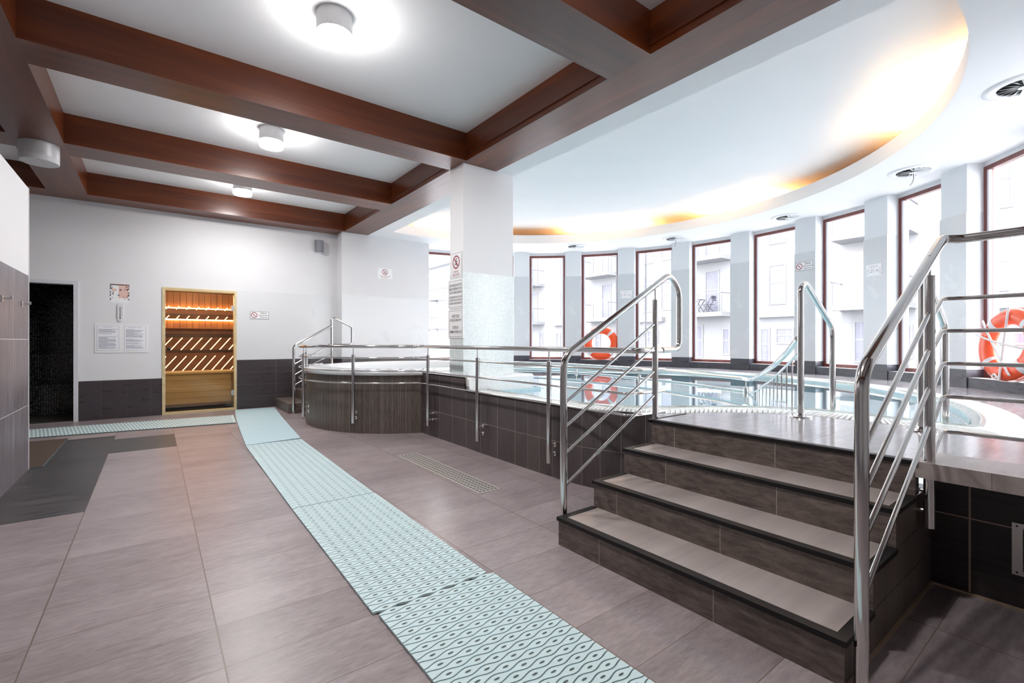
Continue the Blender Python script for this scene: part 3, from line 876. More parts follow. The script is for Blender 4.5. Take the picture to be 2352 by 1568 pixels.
mb = MB(); mb.box(X0 + .01, 10.66, 0.47, X1 - .01, YE - .01, 0.95, sv); build('backrest', mb, M['steam'], sb)

d2 = bpy.data.objects.new('door_2', None); col.objects.link(d2); d2.location = (0.6, YB, 0); ORG[d2.name] = Vector(d2.location); d2['kind'] = 'structure'
mb = MB()
mb.box(0.10, YB - 0.015, 0.0, 0.14, YB + 0.14, 2.0); mb.box(1.075, YB - 0.015, 0.0, 1.11, YB + 0.14, 2.0)
mb.box(0.14, YB - 0.015, 1.965, 1.075, YB + 0.14, 2.0); mb.box(0.14, YB - 0.015, 0.0, 1.075, YB + 0.10, 0.03)
build('door_frame', mb, M['pine'], d2)
mb = MB(); mb.box(0.145, YB + 0.01, 0.045, 1.07, YB + 0.018, 1.955); build('glass_leaf', mb, M['bronze_glass'], d2)
for z in (1.708, 0.291):
    mb = MB(); mb.box(1.03, YB - 0.012, z - 0.045, 1.095, YB + 0.026, z + 0.045); mb.box(1.05, YB - 0.016, z - 0.012, 1.06, YB - 0.012, z + 0.012)
    build('hinge', mb, M['steel'], d2)
mb = MB(); mb.lathe((0, 0, 0), [(0.0, 0.06), (0.022, 0.058), (0.027, 0.04), (0.02, 0.015), (0.012, 0.0)], seg=18, smooth_prof=True)
mb.v = [Vector((0.185 + p.x, YB + 0.008 - p.z, 1.035 + p.y)) for p in mb.v]; build('knob', mb, M['black'], d2)
# sauna cabin
X0, X1, Z1, YE = -0.45, 1.95, 2.12, 11.1
mb = MB()
mb.face([(X0, YE, 0), (X1, YE, 0), (X1, YE, Z1), (X0, YE, Z1)]); mb.face([(X0, YB + .14, 0), (X0, YE, 0), (X0, YE, Z1), (X0, YB + .14, Z1)])
mb.face([(X1, YE, 0), (X1, YB + .14, 0), (X1, YB + .14, Z1), (X1, YE, Z1)]); mb.face([(X0, YE, Z1), (X1, YE, Z1), (X1, YB + .14, Z1), (X0, YB + .14, Z1)])
mb.face([(X0, YB + .14, 0.002), (X1, YB + .14, 0.002), (X1, YE, 0.002), (X0, YE, 0.002)])
struct('wall_sauna', mb, M['sauna_dark'])
bn_ = thing('sauna_bench', (0.7, 9.7, 0), 'pale pine sauna bench front of wide horizontal boards behind the glass door', 'bench')
mb = MB()
for k in range(5): mb.box(X0 + .02, 9.62, 0.10 + k * 0.10, X1 - .02, 9.65, 0.195 + k * 0.10)
build('skirt', mb, M['pine'], bn_)
mb = MB()
for k in range(5): mb.box(X0 + .02, 9.60 + k * 0.12, 0.60, X1 - .02, 9.71 + k * 0.12, 0.63)
build('seat', mb, M['pine'], bn_)
mb = MB()
for k in range(4): mb.box(X0 + .02, 9.30, 0.03 + 0.0 * k, X1 - .02, 9.60, 0.06)
build('footboard', mb, M['pine'], bn_)
sp = thing('sauna_cladding', (0.7, 11.0, 0), 'glowing pine backrest boards with slanted amber light strips inside the sauna', 'wall cladding')
mb = MB()
for x in [X0 + 0.05 + 0.1 * k for k in range(24)]:
    mb.box(x, 11.04, 1.80, x + 0.094, 11.07, 2.1)
build('board', mb, M['pine_v'], sp)
mb = MB()
for x in [X0 + 0.05 + 0.1 * k for k in range(24)]: mb.box(x, 10.98, 1.40, x + 0.094, 11.01, 1.57)
build('board', mb, M['pine_v'], sp)
mb = MB(); mb.box(X0 + .02, 10.94, 1.555, X1 - .02, 10.965, 1.58); mb.box(X0 + .02, 10.99, 1.78, X1 - .02, 11.01, 1.80)
mb.v = [p for p in mb.v]; build('light_strip', mb, M['led'], sp)
for zc, n, ln in ((1.79, 13, 0.06), (1.61, 13, 0.06), (1.13, 13, 0.33), (0.70, 13, 0.34)):
    for k in range(n):
        x = X0 + 0.18 + k * 0.157
        mb = MB(); h = ln / 2
        mb.tube([(x - h * 0.78, 10.90, zc - h), (x + h * 0.78, 10.90, zc + h)], 0.0075, 6)
        build('light_strip', mb, M['led'], sp)
mb = MB(); mb.box(X0 + .02, 10.86, 1.22, X1 - .02, 10.88, 1.30); mb.box(X0 + .02, 10.86, 0.93, X1 - .02, 10.88, 0.99); mb.box(X0 + .02, 10.92, 1.635, X1 - .02, 10.94, 1.675)
build('slat_rail', mb, M['sauna_dark'], sp)

sl_ = thing('sauna_fill_light', (0.6, 9.75, 2.05), 'unseen fill tube added inside the sauna to brighten the bench', 'lamp')  # unseen fill light, added to brighten the bench boards
mb = MB(); mb.tube([(0.2, 9.42, 2.06), (1.0, 9.42, 2.06)], 0.02, 8); build('tube', mb, M['sauna_fill'], sl_)
# ------------------------------------------------------------------ ceiling lamps
def lamp(loc, r, h, lit, label, group=None):
    o = thing('ceiling_lamp', loc, label, 'lamp', group)
    mb = MB(); mb.lathe(loc, [(0.0, 0.0), (r, 0.0), (r, -h + 0.055), (r - 0.004, -h + 0.055)], seg=40)
    build('lamp_body', mb, M['lamp_body'], o)
    mb = MB(); mb.lathe(loc, [(0.0, -h), (r - 0.006, -h)], seg=40)
    mb.lathe(loc, [(r - 0.006, -h), (r - 0.001, -h + 0.006), (r - 0.001, -h + 0.055)], seg=40, mi=1)
    build('diffuser', mb, [M['lamp_on'], M['lamp_ring']] if lit else [M['lamp_off'], M['lamp_off']], o)
    for k in range(3):
        a = R(35 + 120 * k); mb = MB()
        mb.lathe((loc[0] + (r - 0.02) * math.cos(a), loc[1] + (r - 0.02) * math.sin(a), loc[2]), [(0.0, -h - 0.001), (0.006, -h), (0.006, -h + 0.006)], seg=10)
        build('screw', mb, M['black'], o)
    return o
LG = 'lit ceiling lamps between the beams'
lamp((1.03, 3.45, ZC), 0.122, 0.195, True, 'lit cylindrical ceiling lamp in the nearest white ceiling bay, largest of the three', LG)
lamp((1.03, 5.73, ZC), 0.122, 0.195, True, 'lit cylindrical ceiling lamp in the middle ceiling bay, in front of the second beam', LG)
lamp((1.03, 7.85, ZC), 0.122, 0.195, True, 'lit cylindrical ceiling lamp in the last ceiling bay next to the back wall', LG)
lamp((1.03, 1.2, ZC), 0.122, 0.195, True, 'unseen cylindrical ceiling lamp added above the foot of the stairs for its light', LG)  # unseen repeat of the bay lamps, added for its light
lamp((-0.94, 6.8, ZB), 0.155, 0.19, False, 'unlit silver drum lamp on the beam crossing above the left partition')

# cove tubes hidden behind the lip of the recess
for k, (a0, a1) in enumerate(((40, 20), (2, -15), (-50, -70), (84, 68))):
    mb = MB(); mb.tube([(*p, ZB + 0.125) for p in arc(a0, a1, 4.06, 16)], 0.014, 8)
    o = build('cove_light', mb, M['cove_tube'])
    tag(o, ['warm tube glowing in the cove above the far windows', 'warm tube glowing in the cove above the middle windows',
            'warm tube glowing in the cove at the right end of the recess', 'warm tube glowing in the cove behind the white column'][k], 'cove light', 'cove lights around the ceiling recess')

# ------------------------------------------------------------------ swirl air diffusers in the soffit
def diffuser(loc, label, wire):
    o = thing('air_diffuser', loc, label, 'air vent', 'round air vents in the pool soffit')
    mb = MB(); mb.lathe(loc, [(0.155, -0.002), (0.16, -0.014), (0.21, -0.018), (0.235, -0.008), (0.237, 0.0)], seg=40, smooth_prof=True)
    build('frame', mb, M['white_plastic'], o)
    mb = MB(); mb.disc((loc[0], loc[1], loc[2] - 0.003), 0.157, (0, 0, -1), 32); build('opening', mb, M['black'], o)
    mb = MB()
    for k in range(16):
        a, b = R(k * 22.5), R(k * 22.5 + 15)
        r0, r1 = 0.03, 0.154
        P = lambda t_, r_, z_: Vector((loc[0] + r_ * math.cos(t_), loc[1] + r_ * math.sin(t_), loc[2] + z_))
        mb.face([P(a, r0, -0.005), P(a, r1, -0.005), P(b, r1, -0.026), P(b, r0, -0.018)])
    mb.disc((loc[0], loc[1], loc[2] - 0.022), 0.035, (0, 0, -1), 20)
    build('vane', mb, M['white_plastic'], o)
    if wire:
        mb = MB(); mb.tube(catmull([(loc[0] + .03, loc[1], loc[2] - .02), (loc[0] + .04, loc[1], loc[2] - .08), (loc[0] + .03, loc[1] + .01, loc[2] - .13), (loc[0] + .02, loc[1] + .03, loc[2] - .16)], 5), 0.003, 6)
        build('wire', mb, M['ink'], o)
diffuser((7.136, 7.125, ZB), 'round swirl air vent farthest away, beside the white column', False)
diffuser((8.146, 5.4, ZB), 'round swirl air vent with a dangling wire above the looped stair rail end', True)
diffuser((8.207, 3.364, ZB), 'round swirl air vent above the no-alcohol sign pier', False)
diffuser((7.192, 1.554, ZB), 'round swirl air vent with a dangling wire above the near stair rail', True)
diffuser((5.476, 0.496, ZB), 'largest looking round swirl air vent at the right end of the soffit', False)

# ------------------------------------------------------------------ bathing mats
def mat_strips(mb, L, W, mi=0, h=0.012, detail=True, k0=0):
    """pale strips with wavy edges (local x across, y along), eye-shaped holes left dark"""
    p = 0.03; n = int(L / p); lam = 0.0585; gap = 0.0029; amp = 0.0068
    xs = [W * i / int(W / (lam / 4)) for i in range(int(W / (lam / 4)) + 1)]
    for k in range(n):
        sg = -1 if (k + k0) % 2 else 1
        y = (k + 0.5) * p
        hi = [(x, y + p / 2 + amp * math.cos(math.pi * x / lam) * sg - gap) for x in xs]
        lo = [(x, y - p / 2 - amp * math.cos(math.pi * x / lam) * sg + gap) for x in xs]
        mid = [(x, y) for x in xs]
        mb.grid([[(*q, h) for q in hi], [(*q, h) for q in lo]], mi, False)
        mb.grid([[(*q, 0.002) for q in hi], [(*q, h) for q in hi]], mi, False)
        mb.grid([[(*q, h) for q in lo], [(*q, 0.002) for q in lo]], mi, False)
        mb.face([(*lo[0], 0.002), (*hi[0], 0.002), (*hi[0], h), (*lo[0], h)], None, mi); mb.face([(*hi[-1], 0.002), (*lo[-1], 0.002), (*lo[-1], h), (*hi[-1], h)], None, mi)
        if detail:
            j = 0 if sg > 0 else 1
            while j * lam < W - 0.012:
                x = j * lam
                if x > 0.012:
                    mb.face([(x + 0.0125 * math.cos(t_), y + 0.0048 * math.sin(t_), h + 0.0006) for t_ in [2 * math.pi * q / 12 for q in range(12)]], None, 1)
                j += 2
def mat_obj(name, L, W, place, label, group=None, detail=True, k0=0):
    mb = MB(); mat_strips(mb, L, W, 0, 0.012, detail, k0)
    for x in [W * f for f in (0.04, 0.2, 0.36, 0.52, 0.68, 0.84, 0.96)]:
        mb.box(x - 0.006, 0, 0.001, x + 0.006, L - 0.02, 0.006, None, 1)
    mb.v = [Vector(place(p)) for p in mb.v]
    o = build(name, mb, [M['mat'], M['mat_dark']])
    return tag(o, label, 'mat', group)
MG = 'mat sections of the aqua walkway'
def lin(y0, xa, y1, xb, skew=0.0):
    def f(p):
        t_ = p.y / (y1 - y0)
        return (p.x + xa + (xb - xa) * t_ + 0.0, y0 + p.y + skew * p.x, p.z)
    return f
mat_obj('bath_mat', 1.56, 0.585, lin(0.345, 0.742, 1.905, 0.746), 'nearest aqua bath mat section with wavy slots and eye holes at the bottom', MG)
mat_obj('bath_mat', 1.53, 0.575, lin(1.915, 0.730, 3.445, 0.748), 'aqua bath mat section beside the first stair step, second from the viewer', MG, k0=1)
mat_obj('bath_mat', 2.40, 0.57, lin(3.455, 0.748, 5.86, 0.797), 'aqua bath mat section beside the perforated floor drain, third from the viewer', MG)
mb = MB()
N = 24; xa = catmull([(0.80, 5.87, 0), (0.885, 7.0, 0), (0.965, 8.0, 0), (1.075, 9.03, 0)], 8); xb = catmull([(1.378, 5.93, 0), (1.478, 7.10, 0), (1.56, 8.0, 0), (1.66, 8.95, 0)], 8)
uvA = [(0, p.y / 0.03) for p in xa]; uvB = [(1, p.y / 0.03) for p in xb]
mb.grid([[(p.x, p.y, 0.013) for p in xa], [(p.x, p.y, 0.013) for p in xb]], 0, False, False, [uvA, uvB])
mb.grid([[(p.x, p.y, 0.001) for p in xa], [(p.x, p.y, 0.013) for p in xa]], 0, False); mb.grid([[(p.x, p.y, 0.013) for p in xb], [(p.x, p.y, 0.001) for p in xb]], 0, False)
mb.face([(xa[0].x, xa[0].y, 0.001), (xb[0].x, xb[0].y, 0.001), (xb[0].x, xb[0].y, 0.013), (xa[0].x, xa[0].y, 0.013)])
mb.face([(xb[-1].x, xb[-1].y, 0.001), (xa[-1].x, xa[-1].y, 0.001), (xa[-1].x, xa[-1].y, 0.013), (xb[-1].x, xb[-1].y, 0.013)])
tag(build('bath_mat', mb, M['mat_flat']), 'smooth looking aqua bath mat section at the far end toward the sauna door', 'mat', MG)
# cross mat in front of the doors
mb = MB()
A_, B_, C_, D_ = Vector((-1.36, 7.90, 0)), Vector((0.915, 7.605, 0)), Vector((0.975, 8.40, 0)), Vector((-1.33, 8.63, 0))
q2 = lambda u, v, z: A_.lerp(B_, u).lerp(D_.lerp(C_, u), v) + Vector((0, 0, z))
mb.face([q2(0, 0, .012), q2(1, 0, .012), q2(1, 1, .012), q2(0, 1, .012)])
for a_, b_ in (((0, 0), (1, 0)), ((1, 0), (1, 1)), ((1, 1), (0, 1)), ((0, 1), (0, 0))):
    mb.face([q2(*a_, .001), q2(*b_, .001), q2(*b_, .012), q2(*a_, .012)], None, 1)
for i in range(62):
    for j in range(8):
        u, v = (i + 0.5 + 0.5 * (j % 2)) / 63, (j + 0.5) / 8
        c_ = q2(u, v, 0.0126)
        mb.face([c_ + Vector((0.011 * math.cos(t_), 0.026 * math.sin(t_), 0)) for t_ in [2 * math.pi * k / 8 for k in range(8)]], None, 1)
tag(build('door_mat', mb, [M['mat'], M['mat_dark']]), 'aqua dotted mat running left in front of the sauna and steam room doors', 'mat')

# ------------------------------------------------------------------ floor drains and wall grille
dr = thing('floor_drain', (2.05, 3.7, 0), 'long perforated steel floor drain set in the brown tiles beside the pool wall', 'drain')
mb = MB(); x0, x1, y0, y1 = 1.948, 2.152, 2.96, 4.445
mb.box(x0, y0, 0.0005, x1, y1, 0.004); build('cover', mb, M['grate'], dr)
mb = MB()
for j in range(33):
    for i in range(5):
        cx = x0 + 0.03 + i * 0.036 ; cy = y0 + 0.035 + j * 0.0442
        for s_ in (-0.008, 0.008):
            mb.box(cx - 0.0115, cy + s_ - 0.0045, 0.004, cx + 0.0115, cy + s_ + 0.0045, 0.0046)
build('slots', mb, M['black'], dr)
fg = thing('foot_grate', (-0.85, 6.8, 0), 'brown mesh foot grate in the floor right behind the left partition', 'grate')
mb = MB(); mb.box(-1.25, 6.02, 0.0005, -0.805, 7.61, 0.006)
build('frame', mb, M['mat_dark'], fg)
mb = MB()
for k in range(60): mb.box(-1.24, 6.03 + k * 0.026, 0.006, -0.815, 6.03 + k * 0.026 + 0.012, 0.010)
build('mesh', mb, M['floor'], fg)
vg = thing('vent_grille', (2.94, 0.15, 0.15), 'stainless louvred grille in the dark wall under the raised deck', 'grille')
mb = MB(); mb.box(2.938, 0.0, 0.15, 2.9495, 0.03, 0.372); mb.box(2.938, 0.27, 0.15, 2.9495, 0.302, 0.372); mb.box(2.938, 0.03, 0.15, 2.9495, 0.27, 0.17); mb.box(2.938, 0.03, 0.352, 2.9495, 0.27, 0.372)
build('frame', mb, M['steel'], vg)
mb = MB()
for k in range(11):
    z = 0.172 + k * 0.0165; mb.face([(2.934, 0.03, z), (2.934, 0.27, z), (2.949, 0.27, z + 0.014), (2.949, 0.03, z + 0.014)])
build('louvre', mb, M['steel'], vg)
for y, z in ((0.015, 0.162), (0.287, 0.162), (0.015, 0.36), (0.287, 0.36)):
    mb = MB(); mb.disc((2.9375, y, z), 0.004, (-1, 0, 0), 10); build('screw', mb, M['black'], vg)

# ------------------------------------------------------------------ signs and lettering
def text_mb(mb, body, c, right, up, height, width=None, off=0.001, mi=0, bold=0.0):
    cu = bpy.data.curves.new('t', 'FONT'); cu.body = body; cu.size = 1.0; cu.align_x = 'CENTER'; cu.align_y = 'CENTER'; cu.resolution_u = 2; cu.offset = bold
    o = bpy.data.objects.new('t', cu); col.objects.link(o)
    bpy.context.view_layer.update()
    me = bpy.data.meshes.new_from_object(o.evaluated_get(bpy.context.evaluated_depsgraph_get()))
    bpy.data.objects.remove(o); bpy.data.curves.remove(cu)
    if not me.vertices: return
    xs = [v.co.x for v in me.vertices]; w_ = max(xs) - min(xs); cx = (max(xs) + min(xs)) / 2
    sx = width / w_ if width and w_ * height > width else height
    c, right, up = Vector(c), Vector(right), Vector(up); n = right.cross(up)
    i0 = len(mb.v)
    mb.v += [c + right * (v.co.x - cx) * sx + up * v.co.y * height + n * off for v in me.vertices]
    for p in me.polygons:
        mb.f.append([i0 + k for k in p.vertices]); mb.uv.append([(0, 0)] * len(p.vertices)); mb.mi.append(mi); mb.sm.append(False)
    bpy.data.meshes.remove(me)
def frame2d(mb, c, right, up, w_, h_, t_, off, mi=0):
    c, right, up = Vector(c), Vector(right), Vector(up); n = right.cross(up)
    for (x0, y0, x1, y1) in ((-w_, -h_, w_, -h_ + t_), (-w_, h_ - t_, w_, h_), (-w_, -h_, -w_ + t_, h_), (w_ - t_, -h_, w_, h_)):
        mb.face([c + right * x + up * y + n * off for x, y in ((x0, y0), (x1, y0), (x1, y1), (x0, y1))], None, mi)
def ring2d(mb, c, right, up, r0, r1, off, mi=0, n=28):
    c, right, up = Vector(c), Vector(right), Vector(up); nn = right.cross(up)
    q = lambda a, r: c + (right * math.cos(a) + up * math.sin(a)) * r + nn * off
    for k in range(n):
        a, b = 2 * math.pi * k / n, 2 * math.pi * (k + 1) / n
        mb.face([q(a, r0), q(a, r1), q(b, r1), q(b, r0)], None, mi)
def stroke(mb, c, right, up, p0, p1, t_, off, mi=0):
    c, right, up = Vector(c), Vector(right), Vector(up); nn = right.cross(up)
    d = Vector((p1[0] - p0[0], p1[1] - p0[1])).normalized(); s_ = Vector((-d.y, d.x)) * t_ / 2
    mb.face([c + right * x + up * y + nn * off for x, y in ((p0[0] - s_.x, p0[1] - s_.y), (p1[0] - s_.x, p1[1] - s_.y), (p1[0] + s_.x, p1[1] + s_.y), (p0[0] + s_.x, p0[1] + s_.y))], None, mi)
UP = (0, 0, 1)
def sign(name, c, right, w_, h_, label, cat='sign', group=None, thick=0.006, mat='sign_white'):
    right = Vector(right).normalized(); n = right.cross(Vector(UP)); c = Vector(c)
    o = thing(name, tuple(c - Vector((0, 0, h_ / 2))), label, cat, group)
    mb = MB(); mb.obox(c + n * (thick / 2), right, UP, n, w_ / 2, h_ / 2, thick / 2); build('board', mb, M[mat], o)
    return o, c + n * thick, right
def part(o, name, mb, mat): return build(name, mb, M[mat], o)
def no_alcohol(c, right, w_, h_, label):
    o, c, right = sign('no_alcohol_sign', c, right, w_, h_, label)
    mb = MB(); frame2d(mb, c, right, UP, w_ / 2 - .003, h_ / 2 - .003, 0.005, 0.0006); part(o, 'border', mb, 'ink')
    k = c - right * (w_ * 0.28); r_ = h_ * 0.36
    mb = MB(); ring2d(mb, k, right, UP, r_ * 0.8, r_, 0.0012); stroke(mb, k, right, UP, (-r_ * .62, r_ * .62), (r_ * .62, -r_ * .62), r_ * 0.16, 0.0014); part(o, 'prohibition_mark', mb, 'red_ink')
    mb = MB(); stroke(mb, k, right, UP, (0.0, r_ * .3), (r_ * .25, -r_ * .3), r_ * .12, 0.0008); stroke(mb, k, right, UP, (-r_ * .2, r_ * .2), (0.0, -r_ * .5), r_ * .1, 0.0008); part(o, 'pictogram', mb, 'grey_ink')
    mb = MB(); tc = c + right * (w_ * 0.2)
    text_mb(mb, 'Zakaz', tc + Vector((0, 0, h_ * .28)), right, UP, h_ * .32, w_ * .45, 0.0008, bold=0.004)
    text_mb(mb, 'spożywania', tc, right, UP, h_ * .24, w_ * .52, 0.0008); text_mb(mb, 'alkoholu', tc - Vector((0, 0, h_ * .25)), right, UP, h_ * .26, w_ * .48, 0.0008)
    part(o, 'lettering', mb, 'ink')
def tang(a): return (math.sin(R(a)), -math.cos(R(a)), 0)          # to the right, seen from the pool
no_alcohol((1.457, YB, 1.606), (1, 0, 0), 0.30, 0.135, 'small no-alcohol sign on the grey wall right of the sauna door')
no_alcohol(cp(-14.55, RW - 0.014, 2.395), tang(-14.55), 0.30, 0.15, 'small no-alcohol sign high on a window pier behind the pool entry rail')
def depth_sign(a, z, label):
    c = cp(a, RW - 0.014, z); w_, h_ = 0.24, 0.165
    o, c, right = sign('depth_sign', c, tang(a), w_, h_, label, group='pool depth signs on the window piers')
    mb = MB(); text_mb(mb, 'GŁĘBOKOŚĆ', c + Vector((0, 0, h_ * .3)), right, UP, 0.022, w_ * .6, 0.0008); text_mb(mb, '1,21 m', c - Vector((0, 0, h_ * .06)), right, UP, 0.07, w_ * .66, 0.0008); part(o, 'lettering', mb, 'grey_ink')
    mb = MB()
    for s_ in (-1, 1):
        stroke(mb, c, right, UP, (s_ * w_ * .42, h_ * .2), (s_ * w_ * .42, -h_ * .32), 0.004, 0.0009); stroke(mb, c, right, UP, (s_ * w_ * .42 - .008, -h_ * .26), (s_ * w_ * .42 + .008, -h_ * .36), 0.006, 0.0009)
    part(o, 'arrow_mark', mb, 'grey_ink')
depth_sign(26.9, 2.175, 'white 1,21 m depth sign on the pier behind the far stair rail')
depth_sign(-28.0, 2.165, 'white 1,21 m depth sign on the pier just left of the near stair rail')
# no diving sign on the far wall
o, c, right = sign('no_jumping_sign', (3.59, YF, 2.475), (1, 0, 0), 0.30, 0.20, 'white no-jumping sign alone on the far wall beside the hot tub')
k = c + Vector((0, 0, 0.03)); mb = MB(); ring2d(mb, k, right, UP, 0.045, 0.056, 0.0012); stroke(mb, k, right, UP, (-.035, .035), (.035, -.035), .009, .0014); part(o, 'prohibition_mark', mb, 'red_ink')
mb = MB(); stroke(mb, k, right, UP, (-.02, -.02), (.015, .02), .01, .0008); stroke(mb, k, right, UP, (-.005, .0), (.02, -.01), .007, .0008); stroke(mb, k, right, UP, (-.03, -.03), (.03, -.03), .004, .0008); part(o, 'pictogram', mb, 'ink')
mb = MB(); text_mb(mb, 'ZAKAZ SKAKANIA', c - Vector((0, 0, .05)), right, UP, .026, .24, .0008); text_mb(mb, 'DO BASENU', c - Vector((0, 0, .078)), right, UP, .026, .2, .0008); part(o, 'lettering', mb, 'red_ink')
# column signs (face toward the walkway): right vector is -y
RX = (0, -1, 0)
o, c, right = sign('no_running_sign', (2.794, 4.725, 2.035), RX, 0.255, 0.30, 'white no-running sign at the top of the column signs')
mb = MB(); frame2d(mb, c, right, UP, .118, .14, .003, .0006); part(o, 'border', mb, 'ink')
k = c + Vector((0, 0, .035)); mb = MB(); ring2d(mb, k, right, UP, .062, .078, .0012); stroke(mb, k, right, UP, (-.05, .05), (.05, -.05), .013, .0014); part(o, 'prohibition_mark', mb, 'red_ink')
mb = MB()
for a_, b_, t_ in (((0, .02), (-.005, -.015), .02), ((-.005, -.015), (.025, -.045), .01), ((-.005, -.015), (-.035, -.03), .01), ((0, .015), (.03, .0), .008), ((0, .015), (-.03, .01), .008)): stroke(mb, k, right, UP, a_, b_, t_, .0008)
ring2d(mb, k + Vector((0, 0, .037)), right, UP, 0.0, .011, .0008, 0, 12); part(o, 'pictogram', mb, 'ink')
mb = MB(); text_mb(mb, 'ZAKAZ', c - Vector((0, 0, .075)), right, UP, .036, .15, .0008); text_mb(mb, 'BIEGANIA', c - Vector((0, 0, .112)), right, UP, .036, .17, .0008); part(o, 'lettering', mb, 'red_ink')
o, c, right = sign('age_rule_sign', (2.789, 4.73, 1.70), RX, 0.33, 0.335, 'upper large sign with bold black rules for children on the column')
mb = MB(); frame2d(mb, c, right, UP, .15, .152, .003, .0006); part(o, 'border', mb, 'ink')
mb = MB()
for i, s_ in enumerate(('DZIECI PONIŻEJ 12 ROKU ŻYCIA', 'MOGĄ PRZEBYWAĆ W SPA', 'TYLKO POD OPIEKĄ DOROSŁYCH')): text_mb(mb, s_, c + Vector((0, 0, .102 - .042 * i)), right, UP, .042, .275, .0008, bold=.006)
for i, s_ in enumerate(('CHILDREN UNDER THE AGE OF 12 ARE', 'ALLOWED TO STAY AT THE POOL', 'ONLY UNDER THE CARE OF ANOTHER ADULT')): text_mb(mb, s_, c + Vector((0, 0, -.035 - .036 * i)), right, UP, .034, .275, .0008, bold=.006)
part(o, 'lettering', mb, 'ink')
o, c, right = sign('swimwear_sign', (2.789, 4.73, 1.355), RX, 0.33, 0.335, 'lower large sign asking for swimming apparel, just above the rail on the column')
mb = MB(); frame2d(mb, c, right, UP, .15, .152, .003, .0006); part(o, 'border', mb, 'ink')
mb = MB(); text_mb(mb, 'WSTĘP TYLKO', c + Vector((0, 0, .085)), right, UP, .05, .17, .0008, bold=.006); text_mb(mb, 'W STROJACH KĄPIELOWYCH', c + Vector((0, 0, .04)), right, UP, .04, .26, .0008, bold=.006)
text_mb(mb, 'ENTER IN', c + Vector((0, 0, -.045)), right, UP, .05, .12, .0008, bold=.006); text_mb(mb, 'SWIMMING APPAREL ONLY', c + Vector((0, 0, -.095)), right, UP, .044, .275, .0008, bold=.006); part(o, 'lettering', mb, 'ink')
# notices, poster, thermometer on the back wall
nb = thing('notice_board', (-0.385, YB, 0.99), 'clear acrylic panel holding two printed notices left of the sauna door', 'notice board')
mb = MB(); mb.box(-0.69, YB - .008, 0.985, -0.075, YB, 1.41); build('board', mb, M['white_plastic'], nb)
for k, (x0, x1) in enumerate(((-0.668, -0.414), (-0.358, -0.095))):
    n_ = thing('printed_notice', ((x0 + x1) / 2, YB - .009, 1.015), ['left printed notice page on the acrylic panel', 'right printed notice page on the acrylic panel'][k], 'notice', 'notice pages')
    mb = MB(); mb.box(x0, YB - .0095, 1.013, x1, YB - .0085, 1.392); build('page', mb, M['paper'], n_)
    c = Vector(((x0 + x1) / 2, YB - .0096, 1.2025)); mb = MB(); frame2d(mb, c, (1, 0, 0), UP, (x1 - x0) / 2 - .002, .186, .003, .0004); build('border', mb, M['grey_ink'], n_)
    mb = MB(); text_mb(mb, 'REGULAMIN' if k == 0 else 'REGULAMIN SAUNY', c + Vector((0, 0, .16)), (1, 0, 0), UP, .018, .16, .0005)
    for i in range(26):
        z = .125 - i * .0113; L = random.choice((.19, .2, .21, .15, .1, .205, .18)); xl = -(x1 - x0) / 2 + .02
        if random.random() < 0.13: continue
        mb.face([c + Vector((xl, -.0005, z)), c + Vector((xl + L, -.0005, z)), c + Vector((xl + L, -.0005, z + .0055)), c + Vector((xl, -.0005, z + .0055))])
    build('lettering', mb, M['grey_ink'], n_)
ps = thing('poster', (-0.408, YB - .002, 1.73), 'small colourful instruction poster above the thermometer', 'poster')
mb = MB(); mb.box(-0.518, YB - .003, 1.73, -0.297, YB, 2.005); build('sheet', mb, M['sign_white'], ps)
mb = MB(); mb.box(-0.518, YB - .004, 1.988, -0.297, YB - .003, 2.005); build('header', mb, M['poster_brown'], ps)
mb = MB(); mb.box(-0.42, YB - .0036, 1.80, -0.305, YB - .003, 1.985); mb.box(-0.505, YB - .0036, 1.90, -0.445, YB - .003, 1.935); build('tinted_panel', mb, M['skin_sign'], ps)
for k in range(22):
    x, z = random.uniform(-.51, -.31), random.uniform(1.75, 1.97); w_, h_ = random.uniform(.006, .025), random.uniform(.005, .02)
    mb = MB(); mb.box(x, YB - .0045, z, x + w_, YB - .0036, z + h_); build('picture', mb, M[random.choice(('ink', 'poster_brown', 'grey_ink'))], ps)
for z in (1.77, 1.83, 1.87, 1.93, 1.96):
    for x in (-0.516, -0.307):
        mb = MB(); mb.box(x, YB - .0045, z, x + .009, YB - .0036, z + .022); build('picture', mb, M['ink'], ps)
th = thing('thermometer', (-0.403, YB, 1.45), 'slim white wall thermometer between the poster and the notices', 'thermometer')
mb = MB(); a_ = [( .033 * math.cos(R(t_)), .033 * math.sin(R(t_)) - .09) for t_ in range(180, 361, 15)] + [(.033, .125), (-.033, .125)]
P0 = [Vector((-0.403 + x, YB, 1.577 + z)) for x, z in a_]; P1 = [p + Vector((0, -.016, 0)) for p in P0]
mb.face(P1)
for i in range(len(P0)): mb.face([P0[i], P0[(i + 1) % len(P0)], P1[(i + 1) % len(P0)], P1[i]])
build('body', mb, M['lamp_off'], th, True)
mb = MB(); mb.box(-.406, YB - .0185, 1.50, -.400, YB - .0162, 1.665); mb.disc((-.403, YB - .0186, 1.497), .008, (0, -1, 0), 12); build('tube', mb, M['ink'], th)
mb = MB()
for k in range(14): mb.box(-.39, YB - .0175, 1.53 + k * .01, -.38, YB - .0163, 1.533 + k * .01)
build('scale', mb, M['grey_ink'], th)
spk = thing('wall_speaker', (2.44, YB, 2.80), 'small grey speaker high on the back wall near the corner', 'speaker')
mb = MB()
pf = [(2.36, YB - .03), (2.375, YB - .10), (2.44, YB - .125), (2.505, YB - .10), (2.52, YB - .03)]
